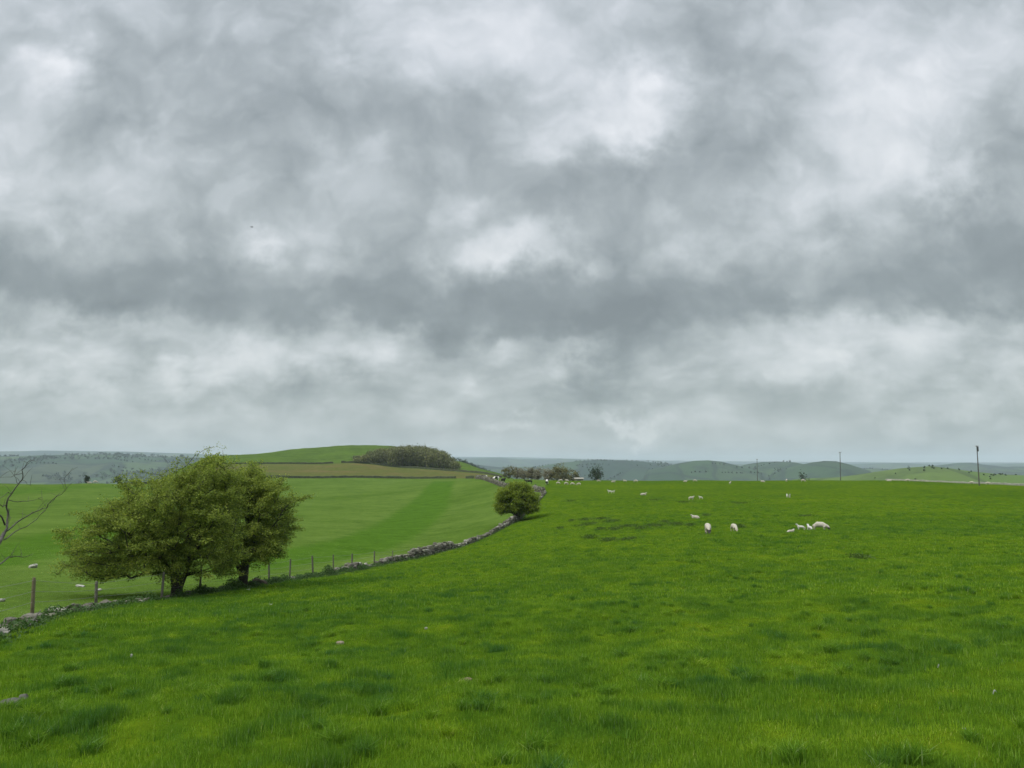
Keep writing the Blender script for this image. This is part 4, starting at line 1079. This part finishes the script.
# ---------------------------------------------------------------- small things lying in the grass
m_rock = simple_mat('pale_limestone', (.27, .26, .22), (.44, .43, .38), 9, .9, .5, .01)
m_rock_d = simple_mat('grey_limestone', (.06, .058, .048), (.14, .135, .115), 9, .9, .5, .02)
def rock(px, py, w, d, h, rz, label, mat, group=None, sink=.3, r=None, name='rock'):
    p = G(px, py, r); o = stones(name, np.array([[0, 0, 0]]), [(w/2, d/2, h/2)], np.array([0.]), mat, seed=int(px)+int(w*100), box=.75, lvl=1, tint=[.5])
    o.location = (p.x, p.y, p.z+h*(.5-sink)); o.rotation_euler = (0, 0, rz); tag(o, label, 'rock' if name == 'rock' else name.replace('_', ' '), group); return o
gl_ = 'pale rocks in the left field'
rock(33, 568, .5, .3, .24, .1, 'largest pale block of rock in the left field, above the reddish post', m_rock, gl_, .1)
rock(80, 587.5, .42, .2, .10, -.1, 'flat pale rock under the left spread of the hawthorn', m_rock, gl_, .1)
rock(98, 591.3, .30, .2, .09, .2, 'small flat pale rock just above the second fence post', m_rock, gl_, .1)
rock(1, 602, .25, .2, .12, 0, 'small pale rock at the left edge of the photo', m_rock, gl_, .1)
gf = 'stones showing through the foreground grass'
rock(340, 646, .14, .11, .08, .3, 'tan stone in the grass below the fence line, centre left', simple_mat('tan_stone', (.15, .12, .08), (.30, .25, .19), 12, .9, .5, .01), gf, .25)
rock(8, 712, .16, .14, .08, .2, 'grey boulder at the left edge of the grass', m_rock_d, gf, .25)
rock(22, 706, .09, .1, .10, .5, 'small grey stone touching the boulder at the left edge', m_rock_d, gf, .25)
rock(131, 665, .045, .04, .06, .5, 'small whitish stone in the grass right of the grey boulder', m_rock, gf, .1)
rock(426, 634, .07, .03, .05, .5, 'thin white chip of stone in the grass near the centre', m_rock, gf, .1)
rock(248, 592.5, .2, .14, .12, .5, 'pale stone fallen in front of the smaller hawthorn', m_rock, gf, .1)
rock(270, 604.5, .14, .1, .1, .5, 'tiny pale stone on the grass below the smaller hawthorn', m_rock, gf, .05)
rock(260, 582.5, .7, .4, .4, .1, 'brown mossy boulder between the smaller hawthorn and the next post', simple_mat('mossy_boulder', (.075, .06, .045), (.15, .12, .09), 5, .95, .6, .03), gf, .2, r=38.5)
m_soil = simple_mat('bare_soil', (.10, .07, .045), (.24, .18, .12), 14, .95, .6, .02)
rock(465, 686, .17, .13, .07, .1, 'low brown molehill in the foreground grass', m_soil, None, .25, name='molehill')
# fallen sticks and feathers
def stick(name, pa_, pb_, lift, rad, label, mat, cat):
    a = G(*pa_); b = G(*pb_); a.z += lift[0]; b.z += lift[1]
    mid = (a+b)/2+Vector((.02, .01, .05)); A = np.array([a, mid])-np.array(a); B_ = np.array([mid, b])-np.array(a)
    o = tubes(name, A, B_, [rad, rad*.8], [rad*.8, rad*.4], mat, None, 6); o.location = a; tag(o, label, cat); return o
stick('fallen_branch', (29, 632), (40, 624), (.08, .30), .022, 'pale broken branch lying in weeds below the reddish post', m_greybark, 'branch')
m_feather = simple_mat('white_feather', (.35, .35, .33), (.5, .5, .48), 9, .8, 0)
def feather(px, py, rz, label, L=.16):
    p = G(px, py); V = []; n_ = 8
    for i in range(n_+1):
        t = i/n_; w = .16*L*math.sin(math.pi*min(1, t*.9+.1))**.7; z = .03*math.sin(t*3)
        V += [(L*t, -w, z-.006), (L*t, 0, z+.004), (L*t, w, z-.006)]
    Fq = [(i*3+k, (i+1)*3+k, (i+1)*3+k+1, i*3+k+1) for i in range(n_) for k in range(2)]
    o = mesh_np('feather', V, Fq, m_feather); md = o.modifiers.new('thick', 'SOLIDIFY'); md.thickness = .003
    o.location = (p.x, p.y, p.z+.06); o.rotation_euler = (.3, -.35, rz); tag(o, label, 'feather', 'white feathers in the grass')
feather(938, 671, .6, 'white feather in the grass at right, uppermost of three', .03)
feather(993, 696, .1, 'white feather in the grass nearest the right edge', .035)
feather(965, 727, 2.2, 'white feather standing in the grass, lowest of three', .03)

# bird in the sky
def bird():
    p = P(252, 227, 150); root = empty('bird', p, .4); tag(root, 'tiny dark bird gliding under the clouds', 'bird')
    J = [(0, 0, 0, .07), (.14, 0, .01, .05), (.22, 0, .02, .035), (.29, 0, .01, .012), (-.16, 0, 0, .045), (-.32, 0, 0, .02, .07),
         (.04, .2, .05, .022, .07), (-.02, .42, .04, .016, .05), (.04, -.2, .05, .022, .07), (-.02, -.42, .04, .016, .05)]
    E = [(0, 1), (1, 2), (2, 3), (0, 4), (4, 5), (0, 6), (6, 7), (0, 8), (8, 9)]
    me = skinned('body', J, E, [m_face], lambda p: 0, 1); o = bpy.data.objects.new('body', me); col.objects.link(o); o.parent = root
bird()

# ---------------------------------------------------------------- sky, cloud deck and light
SUN_EL, SUN_AZ = math.radians(52), math.radians(-125)      # azimuth from +Y, towards the left
world = bpy.data.worlds.new('World'); scene.world = world; world.use_nodes = True
nt = NT(world.node_tree); nt.n.clear(); nt.dim = '2D'
D = nt.node('ShaderNodeTexCoord').outputs['Generated']
sx = nt.node('ShaderNodeSeparateXYZ'); nt.put(sx.inputs[0], D)
dx, dy, dz = sx.outputs
zc = nt.math('ADD', nt.math('MAXIMUM', dz, 0.0), .085)
pl = nt.node('ShaderNodeCombineXYZ'); nt.put(pl.inputs[0], nt.math('DIVIDE', dx, zc)); nt.put(pl.inputs[1], nt.math('DIVIDE', dy, zc)); pl.inputs[2].default_value = 3.7
PLN = pl.outputs[0]
wn = nt.vmath('SCALE', nt.vmath('SUBTRACT', nt.noise(PLN, .9, 3, .5, col=True), (.5, .5, .5)), scale=.55)
PW = nt.vmath('ADD', PLN, wn)
big = nt.noise(PW, .55, 6, .55); fine = nt.noise(PW, 1.7, 7, .58); wisp = nt.noise(PW, 5.0, 6, .6)
# direction coordinates of the placed cloud masses, warped so that their edges are ragged
yy = nt.math('MAXIMUM', dy, .25)
gu = nt.math('DIVIDE', dx, yy); gv = nt.math('DIVIDE', dz, yy)
uvn = nt.node('ShaderNodeCombineXYZ'); nt.put(uvn.inputs[0], gu); nt.put(uvn.inputs[1], gv)
UV = uvn.outputs[0]
UVs = nt.node('ShaderNodeCombineXYZ'); nt.put(UVs.inputs[0], gu); nt.put(UVs.inputs[1], nt.math('MULTIPLY', gv, 1.5))
w1_ = nt.vmath('SCALE', nt.vmath('SUBTRACT', nt.noise(UVs.outputs[0], 4.5, 4, .5, col=True), (.5, .5, .5)), scale=.17)
w2_ = nt.vmath('SCALE', nt.vmath('SUBTRACT', nt.noise(UV, 15, 6, .6, col=True), (.5, .5, .5)), scale=.10)
UVW = nt.vmath('ADD', nt.vmath('ADD', UV, w1_), w2_)
blobs = [  # px, py, half widths in pixels, value
 (58, 55, 26, 22, .30), (15, 150, 50, 80, .14), (110, 195, 40, 50, .14), (350, 175, 75, 45, .16), (262, 236, 22, 12, .22), (372, 352, 38, 17, .30), (250, 372, 60, 20, .14),
 (510, 246, 48, 20, .32), (640, 105, 60, 30, .40), (590, 130, 40, 14, .14), (500, 50, 110, 60, .20), (868, 120, 60, 50, .22), (800, 200, 85, 38, .17), (940, 165, 34, 24, .24), (745, 235, 60, 30, .15), (960, 60, 70, 60, .10),
 (350, 20, 60, 30, .06), (555, 350, 34, 14, .20), (900, 360, 130, 26, .12), (40, 350, 70, 26, .12), (620, 425, 50, 7, .14), (110, 425, 110, 10, .10), (480, 220, 50, 30, .06),
 (100, 278, 150, 40, -.24), (230, 75, 95, 75, -.17), (405, 125, 90, 55, -.20), (120, 120, 50, 60, -.08), (440, 325, 80, 32, -.20), (600, 305, 120, 38, -.14), (290, 265, 60, 50, .12), (760, 290, 50, 30, .08), (640, 265, 200, 45, -.08), (725, 110, 55, 75, -.22), (860, 280, 160, 42, -.10), (1000, 210, 70, 70, -.20), 
 (110, 340, 80, 12, .08), (190, 350, 60, 10, -.08), (575, 170, 70, 40, -.09), (640, 386, 90, 8, -.13), (620, 398, 60, 5, -.07), (1000, 416, 90, 9, -.12), (60, 383, 50, 5, -.08), (550, 352, 36, 12, .10), (625, 425, 18, 5, .16), (522, 425, 14, 5, .16), (160, 382, 20, 12, .15), (820, 345, 90, 18, .08), (980, 335, 60, 16, .10), (780, 385, 70, 8, .09), (915, 410, 30, 7, .12), (210, 390, 30, 14, -.08), (330, 290, 70, 40, -.10), (330, 400, 80, 8, -.08), (420, 430, 90, 6, -.06)]
acc = None
for px, py, sx_, sy_, v in blobs:
    d = P(px, py, 1.0); u0, v0 = d.x/d.y, d.z/d.y
    dv = nt.vmath('MULTIPLY', nt.vmath('SUBTRACT', UVW, (u0, v0, 0)), (F/sx_/1.15, F/sy_/1.15, 0))
    q = nt.math('EXPONENT', nt.math('MULTIPLY', nt.vmath('DOT_PRODUCT', dv, dv), -.7))
    q = nt.math('MULTIPLY', q, v)
    acc = q if acc is None else nt.math('ADD', acc, q)
front = nt.maprange(dy, .2, .45)
acc = nt.math('MULTIPLY', acc, front)
amp = nt.maprange(dz, .0, .12, .55, 1.0)
def cen(nz, k): return nt.math('MULTIPLY', nt.math('SUBTRACT', nz, .5), k)
rsc = nt.vmath('MULTIPLY', nt.vmath('ADD', UV, w2_), (3.4, 14.0, 1)); rows = nt.noise(rsc, 1.0, 8, .60, .5)
BM = .50
def billow(vec, sc, off, det=3.0):
    n = nt.node('ShaderNodeTexVoronoi', feature='SMOOTH_F1', voronoi_dimensions='2D'); nt.put(n.inputs['Vector'], nt.vmath('ADD', vec, (off, off*.6, 0)))
    n.inputs['Scale'].default_value = sc; n.inputs['Detail'].default_value = det; n.inputs['Roughness'].default_value = .5; n.inputs['Smoothness'].default_value = .6
    return n.outputs['Distance']
wq = nt.vmath('SCALE', nt.vmath('SUBTRACT', nt.noise(UV, 6.0, 6, .55, col=True), (.5, .5, .5)), scale=.12)
QB = nt.vmath('ADD', UV, wq)
QS = nt.vmath('MULTIPLY', QB, (1, 1.25, 1))
b1 = billow(QS, 7.0, 0); b2 = billow(QS, 16.0, 2.7, 2.5)
hi = nt.maprange(dz, .05, .24, .35, 1.0, True)
mass = nt.noise(nt.vmath('MULTIPLY', QB, (2.6, 3.4, 1)), 1.0, 5, .48)
fin = nt.noise(QS, 26.0, 6, .6)
val = nt.math('ADD', cen(mass, .40), nt.math('ADD', nt.math('MULTIPLY', nt.math('SUBTRACT', BM, b1), .27), nt.math('MULTIPLY', nt.math('SUBTRACT', BM, b2), .14)))
val = nt.math('MULTIPLY', nt.math('ADD', val, cen(fin, .07)), hi)
# flatter, layered rows of cloud lower down
QL = nt.vmath('ADD', UV, nt.vmath('SCALE', wq, scale=.38))
rq = nt.vmath('MULTIPLY', QL, (3.0, 13.0, 1)); rw = cen(nt.noise(rq, 1.0, 7, .54), .72)
b3 = billow(nt.vmath('MULTIPLY', QL, (1, 1.9, 1)), 10.0, 5.1); rw = nt.math('ADD', rw, nt.math('MULTIPLY', nt.math('SUBTRACT', BM, b3), .34))
val = nt.math('ADD', val, nt.math('MULTIPLY', nt.math('MULTIPLY', rw, nt.maprange(dz, .12, .25, 1, 0, True)), nt.maprange(dz, 0, .10, .45, 1.0)))
edge = [(-120, 290), (0, 301), (110, 321), (190, 322), (250, 344), (330, 341), (430, 362), (500, 353), (600, 351), (680, 331), (760, 331), (900, 322), (1024, 316), (1150, 310)]
ev = []
for px, py in edge:
    d = P(px, py, 1.0); ev.append((d.x/d.y, d.z/d.y))
sw = nt.node('ShaderNodeSeparateXYZ'); nt.put(sw.inputs[0], nt.vmath('ADD', UV, nt.vmath('ADD', nt.vmath('SCALE', wq, scale=.45), nt.vmath('SCALE', w2_, scale=.25))))
eu = nt.maprange(sw.outputs[0], ev[0][0], ev[-1][0])
er = nt.ramp(eu, [((u-ev[0][0])/(ev[-1][0]-ev[0][0]), ((v-.1)/.2,)*3) for u, v in ev], 'CARDINAL')
ed = nt.math('SUBTRACT', sw.outputs[1], nt.math('ADD', nt.math('MULTIPLY', er, .2), .1))
rise = nt.maprange(ed, -.008, .022, 0, 1, True)
dark = nt.math('MULTIPLY', rise, nt.math('EXPONENT', nt.math('MULTIPLY', nt.math('MAXIMUM', ed, 0), -8.5)))
val = nt.math('SUBTRACT', val, nt.math('MULTIPLY', nt.math('MULTIPLY', dark, front), .24))
val = nt.math('ADD', val, nt.math('MULTIPLY', acc, 1.1))
val = nt.math('ADD', val, nt.maprange(dz, 0, .55, .625, .70))
cloud = nt.ramp(val, [(.0, (.225, .255, .268)), (.24, (.300, .338, .352)), (.46, (.430, .472, .486)), (.60, (.535, .578, .598)), (.76, (.665, .702, .728)), (1.0, (.86, .88, .90))], 'LINEAR')
low = nt.maprange(dz, 0, .14, 1, 0, True)
cloud = nt.mix(nt.math('MULTIPLY', low, .35), cloud, (.375, .418, .420))
warm = nt.maprange(dz, .02, .5, 0, 1)
cloud = nt.mix(1.0, cloud, nt.mix(warm, (1.0, 1.0, .97), (.985, .995, 1.03)), 'MULTIPLY')
zen = nt.maprange(dz, .56, .9, 1.0, 3.1, True)  # cloud raised at the unseen zenith to add light on the ground
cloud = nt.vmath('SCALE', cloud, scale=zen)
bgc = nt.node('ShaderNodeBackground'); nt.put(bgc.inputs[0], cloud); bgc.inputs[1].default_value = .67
skyt = nt.node('ShaderNodeTexSky', sky_type='NISHITA'); skyt.sun_disc = False; skyt.sun_elevation = SUN_EL; skyt.sun_rotation = SUN_AZ
bgs = nt.node('ShaderNodeBackground'); nt.l.new(skyt.outputs[0], bgs.inputs[0]); bgs.inputs[1].default_value = .06
mx = nt.node('ShaderNodeMixShader'); mx.inputs[0].default_value = .93
nt.l.new(bgs.outputs[0], mx.inputs[1]); nt.l.new(bgc.outputs[0], mx.inputs[2])
wo = nt.node('ShaderNodeOutputWorld'); nt.l.new(mx.outputs[0], wo.inputs[0])
world.cycles.sampling_method = 'MANUAL'; world.cycles.sample_map_resolution = 512

sd = bpy.data.lights.new('sun', 'SUN'); sd.energy = 1.5; sd.angle = math.radians(18); sd.color = (1, .96, .9)
so = bpy.data.objects.new('sun', sd); col.objects.link(so)
dirn = Vector((math.sin(SUN_AZ)*math.cos(SUN_EL), math.cos(SUN_AZ)*math.cos(SUN_EL), math.sin(SUN_EL)))
so.rotation_euler = dirn.to_track_quat('Z', 'Y').to_euler(); so.location = (0, 0, 60)

# ---------------------------------------------------------------- haze
Z0, Z1, HX = -140.0, 190.0, 12400.0
V = [(-HX, -HX, Z0), (HX, -HX, Z0), (HX, HX, Z0), (-HX, HX, Z0), (-HX, -HX, Z1), (HX, -HX, Z1), (HX, HX, Z1), (-HX, HX, Z1)]
mh, nt = new_mat('haze_air')
pv = nt.node('ShaderNodeVolumePrincipled'); pv.inputs['Color'].default_value = (.76, .89, 1.0, 1); pv.inputs['Density'].default_value = 1.0e-4; pv.inputs['Anisotropy'].default_value = 0
om = nt.node('ShaderNodeOutputMaterial'); nt.l.new(pv.outputs[0], om.inputs['Volume'])
hz = mesh_np('haze', V, [(3, 2, 1, 0), (4, 5, 6, 7), (0, 1, 5, 4), (1, 2, 6, 5), (2, 3, 7, 6), (3, 0, 4, 7)], mh)
tag(hz, kind='stuff')

# ---------------------------------------------------------------- camera and render settings
cd = bpy.data.cameras.new('camera'); cam = bpy.data.objects.new('camera', cd); col.objects.link(cam)
cd.sensor_width = 36; cd.lens = F/1024*36; cd.clip_start = .1; cd.clip_end = 40000
cam.location = (0, 0, 0); cam.rotation_euler = (math.pi/2+PITCH, 0, 0); scene.camera = cam
scene.view_settings.view_transform = 'Standard'; scene.view_settings.look = 'None'; scene.view_settings.exposure = .62; scene.view_settings.gamma = 1
scene.render.resolution_x = 1024; scene.render.resolution_y = 768
scene.render.engine = 'CYCLES'
cy = scene.cycles; cy.max_bounces = 6; cy.diffuse_bounces = 3; cy.transmission_bounces = 3; cy.volume_bounces = 1; cy.transparent_max_bounces = 6
cy.use_denoising = True; cy.caustics_reflective = False; cy.caustics_refractive = False
